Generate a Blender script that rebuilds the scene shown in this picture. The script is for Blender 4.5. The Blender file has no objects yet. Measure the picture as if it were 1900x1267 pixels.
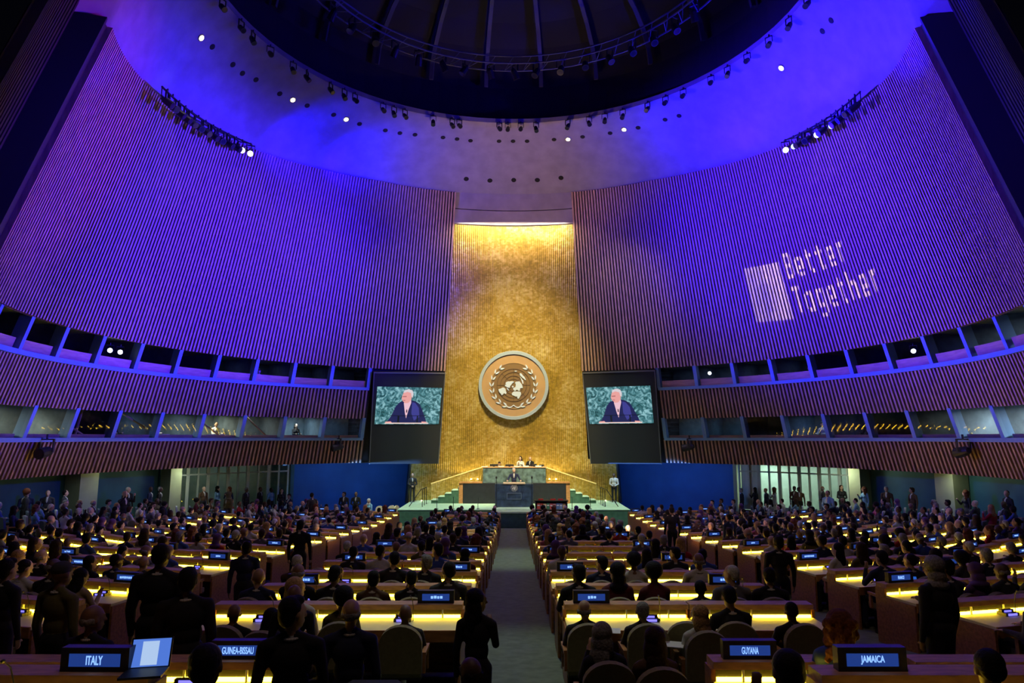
import bpy, bmesh, math, random
import numpy as np
from mathutils import Vector, Matrix
R_ = math.radians
rnd = random.Random(7)
scn = bpy.context.scene
COL = scn.collection

# ------------------------------------------------------------------ camera, world, exposure
CZ = 5.0                      # eye height above the lowest hall floor
cam = bpy.data.cameras.new('camera'); camo = bpy.data.objects.new('camera', cam); COL.objects.link(camo)
camo.location = (0, 0, CZ); camo.rotation_euler = (R_(90+8.02), 0, 0)
cam.sensor_width = 36; cam.lens = 36*1267/1900; cam.clip_end = 300; cam.clip_start = .05
cam.shift_x = -3/1900
scn.camera = camo
w = bpy.data.worlds.new('world'); scn.world = w; w.use_nodes = True
w.node_tree.nodes['Background'].inputs[0].default_value = (.25, .25, .6, 1)
w.node_tree.nodes['Background'].inputs[1].default_value = .003
vs = scn.view_settings
vs.view_transform = 'Standard'; vs.look = 'None'; vs.gamma = 1; vs.use_curve_mapping = False; vs.exposure = 0
cy = scn.cycles
cy.max_bounces = 5; cy.diffuse_bounces = 1; cy.glossy_bounces = 2; cy.transmission_bounces = 3; cy.transparent_max_bounces = 6
cy.caustics_reflective = False; cy.caustics_refractive = False; cy.sample_clamp_indirect = 2.0; cy.sample_clamp_direct = 0
cy.use_denoising = True; cy.use_light_tree = True

# ------------------------------------------------------------------ hall geometry: a leaning cone of slats
CY = 25.5; KC = .3
def rc(z): return 16.4 - KC*(z - CZ - 4)         # cone radius at world height z
def P(th, r, z):                                  # th: degrees from the podium axis, + to the right
    a = R_(th); return Vector((r*math.sin(a), CY + r*math.cos(a), z))
def W(th, z, off=0): return P(th, rc(z)+off, z)
def wtop(th):                                     # world height of the slat wall's top
    t = abs(th); xs = [0, 15, 35, 48, 69, 84, 98, 117]; ys = [14.25, 14.2, 14.15, 13.95, 13.5, 13.15, 12.85, 12.4]
    return CZ + float(np.interp(t, xs, ys))

# ------------------------------------------------------------------ lights
BLUE = (.036, .011, 1.0); BLUE2 = (.005, .001, 1.0)
def spot(name, loc, aim, power, size, color, blend=.8, rad=.25):
    l = bpy.data.lights.new(name, 'SPOT'); l.energy = power; l.spot_size = R_(size); l.spot_blend = blend
    l.color = color; l.shadow_soft_size = rad
    o = bpy.data.objects.new(name, l); COL.objects.link(o); o.location = loc
    o.rotation_euler = (Vector(aim)-Vector(loc)).to_track_quat('-Z', 'Y').to_euler(); return o
def area(name, loc, aim, power, sx, sy, color, spread=180):
    l = bpy.data.lights.new(name, 'AREA'); l.shape = 'RECTANGLE'; l.size = sx; l.size_y = sy; l.energy = power; l.color = color
    l.spread = R_(spread)
    o = bpy.data.objects.new(name, l); COL.objects.link(o); o.location = loc
    o.rotation_euler = (Vector(aim)-Vector(loc)).to_track_quat('-Z', 'Y').to_euler(); return o
# moving heads in the upper booths wash the slat wall opposite in blue
for th_, pw_ in ((53, 34000), (71, 110000), (97, 105000)): spot('booth_wash_right', W(-79, CZ+3.5, -.5), W(th_, CZ+10.2), pw_, 41, BLUE, 1)
for th_, pw_ in ((-40, 62000), (-66, 135000), (-92, 125000)): spot('booth_wash_left', W(81, CZ+3.5, -.5), W(th_, CZ+8.2), pw_, 35, BLUE, 1)
for s_ in (-1, 1): spot('booth_ledge_wash', W(-s_*79, CZ+3.5, -.6), W(s_*84, CZ+3.4), 9000, 44, BLUE2, 1)
spot('magenta_wash', W(60, CZ+12.2, -2.5), W(-113, CZ+10), 12000, 26, (.5, .02, .3))
# lamps on the pipes above the slats tint the ceiling
spot('ceiling_wash_a', W(-70, CZ+12.6, -1.3), P(-46, 12.6, CZ+15.3), 3000, 84, BLUE2)
spot('ceiling_wash_b', W(-52, CZ+12.9, -1.3), P(-38, 12.6, CZ+15.3), 2600, 84, BLUE2)
spot('ceiling_wash_c', W(62, CZ+12.6, -1.7), P(62, 10.6, CZ+16), 4200, 150, BLUE2)
spot('ceiling_wash_d', W(84, CZ+11.9, -1.8), P(92, 10.8, CZ+15.5), 4200, 150, BLUE2)
spot('ceiling_wash_e', W(108, CZ+11.2, -1.6), P(115, 12.5, CZ+14.5), 2600, 150, BLUE2)
spot('ceiling_wash_f', W(-108, CZ+11, -1.6), P(-122, 13.5, CZ+13.5), 160, 150, BLUE2)
spot('ceiling_wash_g', W(-95, CZ+12, -2.0), P(-95, 11, CZ+15.8), 60, 150, BLUE2)
# warm house light
spot('ceiling_warm', (0, 33, CZ+9), (0, 36.6, CZ+15), 900, 130, (1, .60, .34))
spot('floor_warm', (0, 24, CZ+15), (0, 26, 0), 1000, 120, (1, .76, .58), rad=1)
spot('floor_fill_back', (0, 4, CZ+12), (0, 10, 0), 480, 120, (1, .66, .55), rad=1)  # fill light added for the dim back rows, not a house lamp
# podium and gold wall
spot('podium_key', (-3.5, 26, CZ+15.5), (0, 40.5, 1.9), 5200, 20, (1, .96, .82))
spot('podium_key_b', (3.5, 26, CZ+15.5), (0, 41.5, 2.5), 5200, 24, (1, .93, .75))
spot('stage_left', (-6, 30, CZ+15.5), (-5, 41, 1), 15000, 28, (.75, 1, .72))
spot('stage_right', (6, 30, CZ+15.5), (5, 41, 1), 15000, 28, (.75, 1, .72))
spot('rack_fill', (1.5, 22, CZ+5), (2, 37, 1.2), 2600, 7, (1, .92, .85))  # fill light added to brighten the rack, no fixture there
spot('gold_wash', (0, 27, CZ+14), (0, 42, CZ+3), 22000, 40, (1, .82, .40))
spot('gold_wash_low', (0, 29, CZ+14.5), (0, 43.6, CZ-.5), 10500, 34, (1, .84, .32))
spot('emblem_spot', (0, 27, CZ+15), (0, 42, CZ+3.2), 700, 10, (.9, .9, 1), blend=.4)
area('gold_cove', (0, 38.72, CZ+12.5), (0, 40.4, CZ+8.5), 420, 6.2, .12, (1, .86, .5))
area('gold_up', (0, 43.3, CZ-2.3), (0, 42.3, CZ+4), 45, 7, .2, (1, .82, .35))
spot('aisle_fill_back', (0, 16, CZ+13), (0, 9, 0), 2200, 24, (.8, 1, .78))  # extra fill added to lift the near end of the aisle
spot('aisle_light', (0, 22, CZ+15), (0, 25, 0), 5600, 26, (.8, 1, .72))
# backdrop washes below the balcony
area('backdrop_left', (-8.5, 41.0, CZ-1.6), (-9.5, 44, CZ-3), 50, 6, .3, (.15, .4, 1))
area('backdrop_right', (8.5, 41.0, CZ-1.6), (9.8, 44, CZ-3), 60, 6, .3, (.1, .3, 1))
for s in (-1, 1):
    area('gallery_light', P(s*66, 18.4, CZ-1.6), P(s*66, 18.0, CZ-5), 20 if s < 0 else 9, 9, .6, (.85, .95, 1))
    area('gallery_light', P(s*88, 18.6, CZ-1.6), P(s*88, 18.2, CZ-5), 16 if s < 0 else 5, 7, .6, (.85, .95, 1))
    # slats of the lower bands pick up warm light from the floor
    spot('band_warm', (s*3, 27, 2.2), W(s*45, CZ+.2), 420, 62, (1, .62, .28))
    spot('band_warm_b', (s*3, 22, 2.2), W(s*84, CZ+.1), 420, 55, (1, .55, .25))
    spot('slat_warm', (s*1.5, 30, CZ+11), W(s*26, CZ+8), 330 if s < 0 else 1100, 40, (1, .74, .58))

# ------------------------------------------------------------------ materials
MATS = {}
def mat(name, col, rough=.6, metal=0, emit=None, es=0, spec=.5, noise=0, nscale=8, bump=0, alpha=1):
    if name in MATS: return MATS[name]
    m = bpy.data.materials.new(name); m.use_nodes = True; nt = m.node_tree; b = nt.nodes['Principled BSDF']
    b.inputs['Base Color'].default_value = (*col, 1); b.inputs['Roughness'].default_value = rough
    b.inputs['Metallic'].default_value = metal; b.inputs['Specular IOR Level'].default_value = spec
    if emit: b.inputs['Emission Color'].default_value = (*emit, 1); b.inputs['Emission Strength'].default_value = es
    tc = nt.nodes.new('ShaderNodeTexCoord'); n = nt.nodes.new('ShaderNodeTexNoise'); n.inputs['Scale'].default_value = nscale
    nt.links.new(tc.outputs['Object'], n.inputs['Vector'])
    if noise:
        r = nt.nodes.new('ShaderNodeValToRGB'); nt.links.new(n.outputs['Fac'], r.inputs['Fac'])
        r.color_ramp.elements[0].position = .3; r.color_ramp.elements[1].position = .7
        r.color_ramp.elements[0].color = (*[c*(1-noise) for c in col], 1)
        r.color_ramp.elements[1].color = (*[min(1, c*(1+noise)) for c in col], 1)
        nt.links.new(r.outputs['Color'], b.inputs['Base Color'])
    if bump:
        bp = nt.nodes.new('ShaderNodeBump'); bp.inputs['Strength'].default_value = bump; bp.inputs['Distance'].default_value = .02
        nt.links.new(n.outputs['Fac'], bp.inputs['Height']); nt.links.new(bp.outputs['Normal'], b.inputs['Normal'])
    MATS[name] = m; return m
def wood(name, col, grain=(1, 1, 14), contrast=.25, rough=.5):
    m = mat(name, col, rough); nt = m.node_tree; b = nt.nodes['Principled BSDF']
    tc = nt.nodes.new('ShaderNodeTexCoord'); mp = nt.nodes.new('ShaderNodeMapping'); mp.inputs['Scale'].default_value = grain
    n = nt.nodes.new('ShaderNodeTexNoise'); n.inputs['Scale'].default_value = 3; n.inputs['Detail'].default_value = 5
    r = nt.nodes.new('ShaderNodeValToRGB'); r.color_ramp.elements[0].position = .35; r.color_ramp.elements[1].position = .68
    r.color_ramp.elements[0].color = (*[c*(1-contrast) for c in col], 1); r.color_ramp.elements[1].color = (*[min(1, c*(1+contrast)) for c in col], 1)
    nt.links.new(tc.outputs['Object'], mp.inputs[0]); nt.links.new(mp.outputs[0], n.inputs['Vector']); nt.links.new(n.outputs['Fac'], r.inputs['Fac'])
    nt.links.new(r.outputs['Color'], b.inputs['Base Color']); return m
M_slat = wood('slat_wood', (.50, .30, .22), (3, 3, .5), .18, .55)
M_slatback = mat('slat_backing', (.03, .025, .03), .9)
M_ceil = mat('ceiling_plaster', (.30, .26, .36), .8, noise=.12, nscale=1.5)
M_bluepaint = mat('blue_steel_paint', (.16, .32, .62), .45)
M_booth = mat('booth_wall', (.10, .14, .18), .8, noise=.2, nscale=3)
M_boothlight = mat('booth_pale_wall', (.42, .42, .36), .8, noise=.1)
M_parapet = wood('parapet_wood', (.55, .33, .24), (.6, .6, 4), .15)
M_dark = mat('black_void', (.006, .006, .008), .9)
M_black = mat('black_metal', (.012, .012, .014), .5)
M_screen = mat('screen_cloth', (.016, .016, .02), .85)
M_carpet = mat('green_grey_carpet', (.15, .185, .14), .95, noise=.18, nscale=6)
M_stagegreen = mat('pale_green_carpet', (.48, .68, .52), .9, noise=.1, nscale=5)
M_darkgreen = mat('dark_green_carpet', (.05, .12, .075), .9, noise=.2, nscale=5)
M_bluewall = mat('blue_backdrop', (.03, .13, .42), .8, noise=.12, nscale=.8)
M_teal = mat('teal_wall', (.03, .13, .15), .6, noise=.25, nscale=.9)
M_pale = mat('pale_column', (.36, .40, .24), .7, noise=.08, nscale=2)
M_lobby = mat('lobby_wall', (.50, .56, .46), .7, noise=.1, nscale=2)
M_deskwood = wood('desk_wood', (.42, .185, .065), (2, 8, 8), .25, .4)
M_ledge = wood('ledge_wood', (.62, .34, .17), (2, 8, 8), .2, .45)
M_top = mat('desk_top', (.92, .86, .50), .55, noise=.04, nscale=4)
M_strip = mat('desk_light_strip', (1, .8, .25), .5, emit=(1, .64, .028), es=30)
M_chair = mat('olive_upholstery', (.27, .23, .12), .9, noise=.12, nscale=30)
M_chairgrey = mat('slate_upholstery', (.10, .14, .17), .9, noise=.12, nscale=30)
M_chairwhite = mat('white_seat_cover', (.55, .58, .70), .85, noise=.08)
M_cream = mat('cream_leather', (.75, .62, .42), .5)
M_steel = mat('brushed_steel', (.5, .5, .5), .3, metal=1)
M_brass = mat('brass', (.75, .55, .2), .3, metal=1)
M_skins = [mat('skin_'+n, c, .55) for n, c in (('pale', (.62, .40, .30)), ('tan', (.42, .25, .16)), ('brown', (.20, .105, .06)), ('deep', (.09, .045, .028)))]
M_cloth = {n: mat(n.replace(' ', '_')+'_cloth', c, .9, noise=.08, nscale=20) for n, c in {
    'black': (.008, .008, .01), 'charcoal': (.022, .022, .026), 'navy': (.012, .018, .06), 'dark grey': (.04, .04, .045),
    'grey': (.13, .13, .14), 'white': (.62, .62, .6), 'red': (.42, .02, .015), 'blue': (.04, .09, .38), 'brown': (.09, .045, .02),
    'beige': (.38, .30, .20), 'purple': (.10, .04, .16), 'olive': (.12, .11, .03), 'maroon': (.10, .012, .02), 'pink': (.5, .12, .2), 'light blue': (.2, .4, .6)}.items()}
M_hairs = {n: mat(n+'_hair', c, .75, spec=.2, noise=.35, nscale=45, bump=.4) for n, c in {'black': (.006, .005, .005), 'brown': (.035, .018, .008),
    'grey': (.22, .21, .21), 'white': (.5, .5, .5), 'blonde': (.42, .25, .10), 'auburn': (.13, .04, .015)}.items()}
M_tie = mat('dark_tie', (.02, .01, .03), .7)
M_shoe = mat('black_leather', (.008, .008, .008), .35)
M_marble = mat('green_marble', (.10, .155, .155), .35, noise=.55, nscale=3.5)
M_lectern = mat('dark_marble', (.03, .05, .10), .3, noise=.5, nscale=4)
M_paper = mat('white_paper', (.8, .8, .78), .8)

# gold wall: mottled leaf tiles
def gold_material():
    m = bpy.data.materials.new('gold_leaf_tiles'); m.use_nodes = True; nt = m.node_tree; b = nt.nodes['Principled BSDF']; N = nt.nodes.new; L = nt.links.new
    tc = N('ShaderNodeTexCoord'); mp = N('ShaderNodeMapping'); mp.inputs['Scale'].default_value = (7, 7, 10); L(tc.outputs['Object'], mp.inputs[0])
    v = N('ShaderNodeTexVoronoi'); v.inputs['Scale'].default_value = 1; v.inputs['Randomness'].default_value = .6; L(mp.outputs[0], v.inputs['Vector'])
    n = N('ShaderNodeTexNoise'); n.inputs['Scale'].default_value = .55; n.inputs['Detail'].default_value = 6; n.inputs['Roughness'].default_value = .62; L(tc.outputs['Object'], n.inputs['Vector'])
    n3 = N('ShaderNodeTexNoise'); n3.inputs['Scale'].default_value = 5; n3.inputs['Detail'].default_value = 3; L(tc.outputs['Object'], n3.inputs['Vector'])
    r = N('ShaderNodeValToRGB'); e = r.color_ramp.elements; e[0].position = .36; e[0].color = (.36, .24, .045, 1); e[1].position = .74; e[1].color = (1, .80, .34, 1)
    x = r.color_ramp.elements.new(.55); x.color = (.66, .42, .075, 1)
    mx = N('ShaderNodeMath'); mx.operation = 'MULTIPLY_ADD'; L(v.outputs['Color'], mx.inputs[0]); mx.inputs[1].default_value = .16
    m2 = N('ShaderNodeMath'); m2.operation = 'MULTIPLY_ADD'; L(n3.outputs['Fac'], m2.inputs[0]); m2.inputs[1].default_value = .35
    m3 = N('ShaderNodeMath'); m3.operation = 'MULTIPLY'; L(n.outputs['Fac'], m3.inputs[0]); m3.inputs[1].default_value = .62
    L(m3.outputs[0], m2.inputs[2]); L(m2.outputs[0], mx.inputs[2]); L(mx.outputs[0], r.inputs['Fac']); L(r.outputs['Color'], b.inputs['Base Color'])
    b.inputs['Metallic'].default_value = .55; b.inputs['Roughness'].default_value = .42
    # vertical ribbing and tile relief
    wv = N('ShaderNodeTexWave'); wv.wave_type = 'BANDS'; wv.bands_direction = 'X'; wv.inputs['Scale'].default_value = 2.6; wv.inputs['Distortion'].default_value = 0
    L(tc.outputs['Object'], wv.inputs['Vector'])
    ad = N('ShaderNodeMath'); ad.operation = 'MULTIPLY_ADD'; L(v.outputs['Color'], ad.inputs[0]); ad.inputs[1].default_value = .7; L(wv.outputs['Fac'], ad.inputs[2])
    bp = N('ShaderNodeBump'); bp.inputs['Strength'].default_value = .8; bp.inputs['Distance'].default_value = .05; L(ad.outputs[0], bp.inputs['Height']); L(bp.outputs['Normal'], b.inputs['Normal'])
    return m
M_gold = gold_material()
def glass_material(name, tint, tr=.75):
    m = bpy.data.materials.new(name); m.use_nodes = True; nt = m.node_tree; nt.nodes.clear(); N = nt.nodes.new; L = nt.links.new
    o = N('ShaderNodeOutputMaterial'); t = N('ShaderNodeBsdfTransparent'); g = N('ShaderNodeBsdfGlossy'); mx = N('ShaderNodeMixShader'); fr = N('ShaderNodeFresnel')
    t.inputs[0].default_value = (*tint, 1); g.inputs['Roughness'].default_value = .03; g.inputs[0].default_value = (.35, .35, .38, 1); fr.inputs[0].default_value = 1.5
    mx.inputs[0].default_value = .09; L(t.outputs[0], mx.inputs[1]); L(g.outputs[0], mx.inputs[2]); L(mx.outputs[0], o.inputs[0]); return m
M_glass = glass_material('booth_glass', (.88, .93, .95))
def emis(name, col, s): return mat(name, (0, 0, 0), .6, emit=col, es=s)

# ------------------------------------------------------------------ mesh helpers
class MB:
    def __init__(s): s.v = []; s.f = []; s.m = []; s.mats = []
    def mi(s, m):
        if m not in s.mats: s.mats.append(m)
        return s.mats.index(m)
    def poly(s, pts, m):
        i = len(s.v); s.v += [tuple(p) for p in pts]; s.f.append(tuple(range(i, i+len(pts)))); s.m.append(s.mi(m))
    def hexa(s, p, m, skip=()):           # 8 points: bottom ring 0-3 (ccw from above), top ring 4-7
        i = len(s.v); s.v += [tuple(q) for q in p]; k = s.mi(m)
        for n, f in enumerate(((3, 2, 1, 0), (4, 5, 6, 7), (0, 1, 5, 4), (1, 2, 6, 5), (2, 3, 7, 6), (3, 0, 4, 7))):
            if n in skip: continue
            s.f.append(tuple(i+a for a in f)); s.m.append(k)
    def box(s, x0, x1, y0, y1, z0, z1, m, M=None):
        p = [(x0, y0, z0), (x1, y0, z0), (x1, y1, z0), (x0, y1, z0), (x0, y0, z1), (x1, y0, z1), (x1, y1, z1), (x0, y1, z1)]
        if M is not None: p = [M @ Vector(q) for q in p]
        s.hexa(p, m)
    def tube(s, a, b, r0, r1, m, n=10, caps=True):
        a = Vector(a); b = Vector(b); d = (b-a).normalized(); u = d.orthogonal().normalized(); v = d.cross(u); i = len(s.v); k = s.mi(m)
        for c, r in ((a, r0), (b, r1)):
            for j in range(n):
                t = 2*math.pi*j/n; s.v.append(tuple(c+u*(r*math.cos(t))+v*(r*math.sin(t))))
        for j in range(n): s.f.append((i+j, i+(j+1) % n, i+n+(j+1) % n, i+n+j)); s.m.append(k)
        if caps:
            s.f.append(tuple(i+j for j in reversed(range(n)))); s.m.append(k); s.f.append(tuple(i+n+j for j in range(n))); s.m.append(k)
    def path(s, pts, r, m, n=8):
        for a, b in zip(pts[:-1], pts[1:]): s.tube(a, b, r, r, m, n)
    def ell(s, c, r, m, seg=14, rings=9, M=None, zmin=-1, zmax=1):
        i0 = len(s.v); k = s.mi(m); c = Vector(c)
        t0 = math.acos(zmax); t1 = math.acos(zmin)
        for a in range(rings+1):
            t = t0+(t1-t0)*a/rings
            for j in range(seg):
                p = Vector((r[0]*math.sin(t)*math.cos(2*math.pi*j/seg), r[1]*math.sin(t)*math.sin(2*math.pi*j/seg), r[2]*math.cos(t)))
                if M is not None: p = M @ p
                s.v.append(tuple(c+p))
        for a in range(rings):
            for j in range(seg):
                s.f.append((i0+a*seg+j, i0+(a+1)*seg+j, i0+(a+1)*seg+(j+1) % seg, i0+a*seg+(j+1) % seg)); s.m.append(k)
    def prism(s, pts2, y0, y1, m, M=None):  # outline in x,z extruded along y
        a = [Vector((p[0], y0, p[1])) for p in pts2]; b = [Vector((p[0], y1, p[1])) for p in pts2]
        if M is not None: a = [M @ q for q in a]; b = [M @ q for q in b]
        n = len(a); i = len(s.v); s.v += [tuple(q) for q in a+b]; k = s.mi(m)
        s.f.append(tuple(range(i, i+n))); s.m.append(k); s.f.append(tuple(range(i+2*n-1, i+n-1, -1))); s.m.append(k)
        for j in range(n): s.f.append((i+j, i+n+j, i+n+(j+1) % n, i+(j+1) % n)); s.m.append(k)
    def mesh(s, name, smooth=False):
        me = bpy.data.meshes.new(name); me.from_pydata(s.v, [], s.f)
        for m in s.mats: me.materials.append(m)
        me.polygons.foreach_set('material_index', s.m)
        if smooth: me.polygons.foreach_set('use_smooth', [True]*len(s.f))
        bm = bmesh.new(); bm.from_mesh(me); bmesh.ops.recalc_face_normals(bm, faces=bm.faces); bm.to_mesh(me); bm.free()
        me.update(); return me
    def build(s, name, parent=None, smooth=False, loc=None, rz=0):
        return link(name, s.mesh(name, smooth), parent, loc, rz)
def link(name, me, parent=None, loc=None, rz=0):
    o = bpy.data.objects.new(name, me); COL.objects.link(o)
    if parent is not None: o.parent = parent
    if loc is not None: o.location = loc
    if rz: o.rotation_euler = (0, 0, rz)
    return o
def tag(o, label=None, cat=None, group=None, kind=None):
    if label: o['label'] = label
    if cat: o['category'] = cat
    if group: o['group'] = group
    if kind: o['kind'] = kind
    return o
def empty(name, loc, rz=0, label=None, cat=None, group=None):
    o = bpy.data.objects.new(name, None); COL.objects.link(o); o.location = loc; o.rotation_euler = (0, 0, rz); o.empty_display_size = .1
    return tag(o, label, cat, group)
def copy_tree(o, parent=None, depth=0):
    c = o.copy(); COL.objects.link(c)
    if parent is not None: c.parent = parent
    for ch in list(o.children): copy_tree(ch, c, depth+1)
    return c
def struct(o): o['kind'] = 'structure'; return o
ORD = ['first', 'second', 'third', 'fourth', 'fifth', 'sixth', 'seventh', 'eighth', 'ninth', 'tenth', 'eleventh', 'twelfth', 'thirteenth', 'fourteenth', 'fifteenth', 'sixteenth', 'seventeenth', 'eighteenth', 'nineteenth', 'twentieth', 'twenty-first', 'twenty-second', 'twenty-third', 'twenty-fourth', 'twenty-fifth', 'twenty-sixth', 'twenty-seventh', 'twenty-eighth', 'twenty-ninth', 'thirtieth']
CARD = ['one', 'two', 'three', 'four', 'five', 'six', 'seven', 'eight', 'nine', 'ten', 'eleven', 'twelve', 'thirteen', 'fourteen', 'fifteen', 'sixteen', 'seventeen', 'eighteen', 'nineteen', 'twenty']

# ------------------------------------------------------------------ shell: floor
def fz(x, y):
    z = CZ + float(np.interp(y, [0, 30, 38], [-2.45, -4.55, -4.75]))
    if y < 5.5 and abs(x) > 2.0: z = CZ + float(np.interp(y, [5.35, 5.5], [-2.53, -2.835]))
    r = abs(x)
    if y > 14: z += float(np.interp(r, [12.5, 18], [0, .6]))*float(np.interp(y, [14, 20], [0, 1]))
    return z
m = MB(); xs = sorted(set([-24+.8*i for i in range(61)] + [-2.03, -2.0, 2.0, 2.03])); ys = sorted(set([1.5+.7*i for i in range(8)] + [5.35, 5.5] + [8.5+.9*i for i in range(47)]))
idx = {}
for i, x in enumerate(xs):
    for j, y in enumerate(ys): idx[i, j] = len(m.v); m.v.append((x, y, fz(x, y)))
k = m.mi(M_carpet)
for i in range(len(xs)-1):
    for j in range(len(ys)-1):
        cx, cy_ = (xs[i]+xs[i+1])/2, (ys[j]+ys[j+1])/2
        if math.hypot(cx, cy_-CY) < 24.6 or (abs(cx) < 14 and cy_ < 20): m.f.append((idx[i, j], idx[i+1, j], idx[i+1, j+1], idx[i, j+1])); m.m.append(k)
struct(m.build('floor'))

# ------------------------------------------------------------------ slat walls
def ring(mb, th0, th1, n, f0, f1, m, flip=False):     # surface strip between two (r,z) rules of th
    i0 = len(mb.v); k = mb.mi(m)
    for i in range(n+1):
        t = th0+(th1-th0)*i/n
        r, z = f0(t); mb.v.append(tuple(P(t, r, z))); r, z = f1(t); mb.v.append(tuple(P(t, r, z)))
    for i in range(n): mb.f.append((i0+2*i, i0+2*i+2, i0+2*i+3, i0+2*i+1)); mb.m.append(k)
def slats(mb, th0, th1, zb, zt, pitch=.70, width=.098, depth=.16, off=0, jut=None):
    n = int(abs(th1-th0)/pitch); s = 1 if th1 > th0 else -1
    for i in range(n):
        t = th0+s*(i+.5)*pitch; b = zb(t); tp = zt(t)
        p = []
        for z in (b, tp):
            r = rc(z)+off; ha = math.degrees(width/2/r)
            p += [P(t-ha, r-depth, z), P(t+ha, r-depth, z), P(t+ha, r, z), P(t-ha, r, z)]
        mb.hexa(p, M_slat, skip=(4,))
    ring(mb, th0, th1, 60, lambda t: (rc(zb(t))+off, zb(t)), lambda t: (rc(zt(t))+off, zt(t)), M_slatback)
for s, nm in ((-1, 'left'), (1, 'right')):
    m = MB(); slats(m, s*14.6, s*117, lambda t: CZ+4.0, wtop); struct(m.build('wall_'+nm))
    m = MB(); slats(m, s*30.4, s*112, lambda t: CZ+1.1, lambda t: CZ+2.78, depth=.12, off=.1); struct(m.build('wall_'+nm+'_middle'))
    m = MB(); slats(m, s*30.0, s*112, lambda t: CZ-1.47, lambda t: CZ-.12, depth=.12, off=.1); struct(m.build('wall_'+nm+'_lower'))
    # blue steel sills and soffits
    m = MB()
    for z0, z1 in ((CZ+2.74, CZ+2.9), (CZ-.16, CZ+.0)):
        ring(m, s*30.4, s*112, 60, lambda t: (rc(z0)-.12, z0), lambda t: (rc(z1)-.12, z1), M_bluepaint)
        ring(m, s*30.4, s*112, 60, lambda t: (rc(z1)-.12, z1), lambda t: (rc(z1)+.55, z1), M_bluepaint)
        ring(m, s*30.4, s*112, 60, lambda t: (rc(z0)-.12, z0), lambda t: (rc(z0)+.1, z0), M_bluepaint)
    struct(m.build('trim_1' if s < 0 else 'trim_2'))
    # soffit below the lowest band
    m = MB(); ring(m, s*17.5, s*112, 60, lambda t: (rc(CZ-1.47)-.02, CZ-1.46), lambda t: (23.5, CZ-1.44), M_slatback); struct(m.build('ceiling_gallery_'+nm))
    # end return of the leaning wall and the dark rear wall
    m = MB(); zt = wtop(117)
    m.hexa([W(s*117, CZ-1), P(s*117.2, rc(CZ-1)+1.9, CZ-1), P(s*118.4, rc(CZ-1)+1.9, CZ-1), W(s*118.3, CZ-1),
            W(s*117, zt+.1), P(s*117.2, rc(zt)+1.9, zt-.1), P(s*118.4, rc(zt)+1.9, zt-.1), W(s*118.3, zt+.1)], mat('dark_wall_paint', (.035, .03, .045), .8))
    struct(m.build('wall_'+nm+'_return'))
    m = MB()
    n = 14
    for i in range(n):
        t = s*(119+i*1.1); p = []
        for z in (CZ-2, CZ+12.9):
            r = rc(z)+1.0; p += [P(t-.3, r-.22, z), P(t+.3, r-.22, z), P(t+.3, r, z), P(t-.3, r, z)]
        m.hexa(p, M_slatback)
    ring(m, s*118, s*134.5, 12, lambda t: (rc(CZ-2)+1.02, CZ-2), lambda t: (rc(CZ+12.9)+1.02, CZ+12.9), M_dark)
    struct(m.build('wall_rear_'+nm))

# ------------------------------------------------------------------ booths behind the two open bands
def booths(s, z0, z1, name, lit, parapet, num0):
    fl, ce = z0, z1+.12
    m = MB()
    B = 2.7
    ring(m, s*30.4, s*112, 50, lambda t: (rc(z0)+B, fl), lambda t: (rc(z0)+B, ce), M_booth)
    ring(m, s*30.4, s*112, 50, lambda t: (rc(z0)-.02, fl+.01), lambda t: (rc(z0)+B, fl+.01), M_booth)
    ring(m, s*30.4, s*112, 50, lambda t: (rc(z1)+.1, ce), lambda t: (rc(z0)+B, ce), M_booth)
    k = 0; edges = [30.6]
    while 38.4+7.75*k < 112: edges.append(38.4+7.75*k); k += 1
    for e in edges:
        t = s*e; m.poly([P(t, rc(z0)+.15, fl), P(t, rc(z0)+B, fl), P(t, rc(z0)+B, ce), P(t, rc(z1)+.15, ce)], M_booth)
    struct(m.build(name))
    for e in edges:                                     # leaning blue mullions, one fin each
        m = MB(); p = []
        for z in (z0-.02, z1+.05):
            r = rc(z)-.06; ha = math.degrees(.1/r); p += [P(s*e-ha, r, z), P(s*e+ha, r, z), P(s*e+ha, r+.4, z), P(s*e-ha, r+.4, z)]
        m.hexa(p, M_bluepaint); tag(m.build('trim_%d' % num0), kind='structure'); num0 += 1
    for i in range(len(edges)-1):
        a, b = s*(edges[i]+.55), s*(edges[i+1]-.55)
        if parapet:
            m = MB(); h = .38
            ring(m, a, b, 6, lambda t: (rc(z0)+.12, z0), lambda t: (rc(z0+h)+.12, z0+h), M_parapet)
            ring(m, a, b, 6, lambda t: (rc(z0+h)+.12, z0+h), lambda t: (rc(z0+h)+.5, z0+h), M_parapet)
            if i % 2 == 1:
                c = (a+b)/2; q = MB()
            tag(m.build('trim_%d' % num0), kind='structure'); num0 += 1
        else:
            m = MB()
            ring(m, a, b, 6, lambda t: (rc(z0)+.2, z0), lambda t: (rc(z0+.14)+.2, z0+.14), M_parapet)
            ring(m, a, b, 6, lambda t: (rc(z0)+.2, z0+.14), lambda t: (rc(z0)+.75, z0+.14), M_parapet)
            tag(m.build('trim_%d' % num0), kind='structure'); num0 += 1
            m = MB(); ring(m, a, b, 6, lambda t: (rc(z0)+.04, z0), lambda t: (rc(z1)+.04, z1), M_glass)
            struct(m.build('window_%d' % num0))
    return edges
booths(-1, CZ+2.9, CZ+4.0, 'wall_upper_booths_left', 0, True, 10)
booths(1, CZ+2.9, CZ+4.0, 'wall_upper_booths_right', 0, True, 40)
EDG = booths(-1, CZ+0.0, CZ+1.1, 'wall_lower_booths_left', 1, False, 70)
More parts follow.
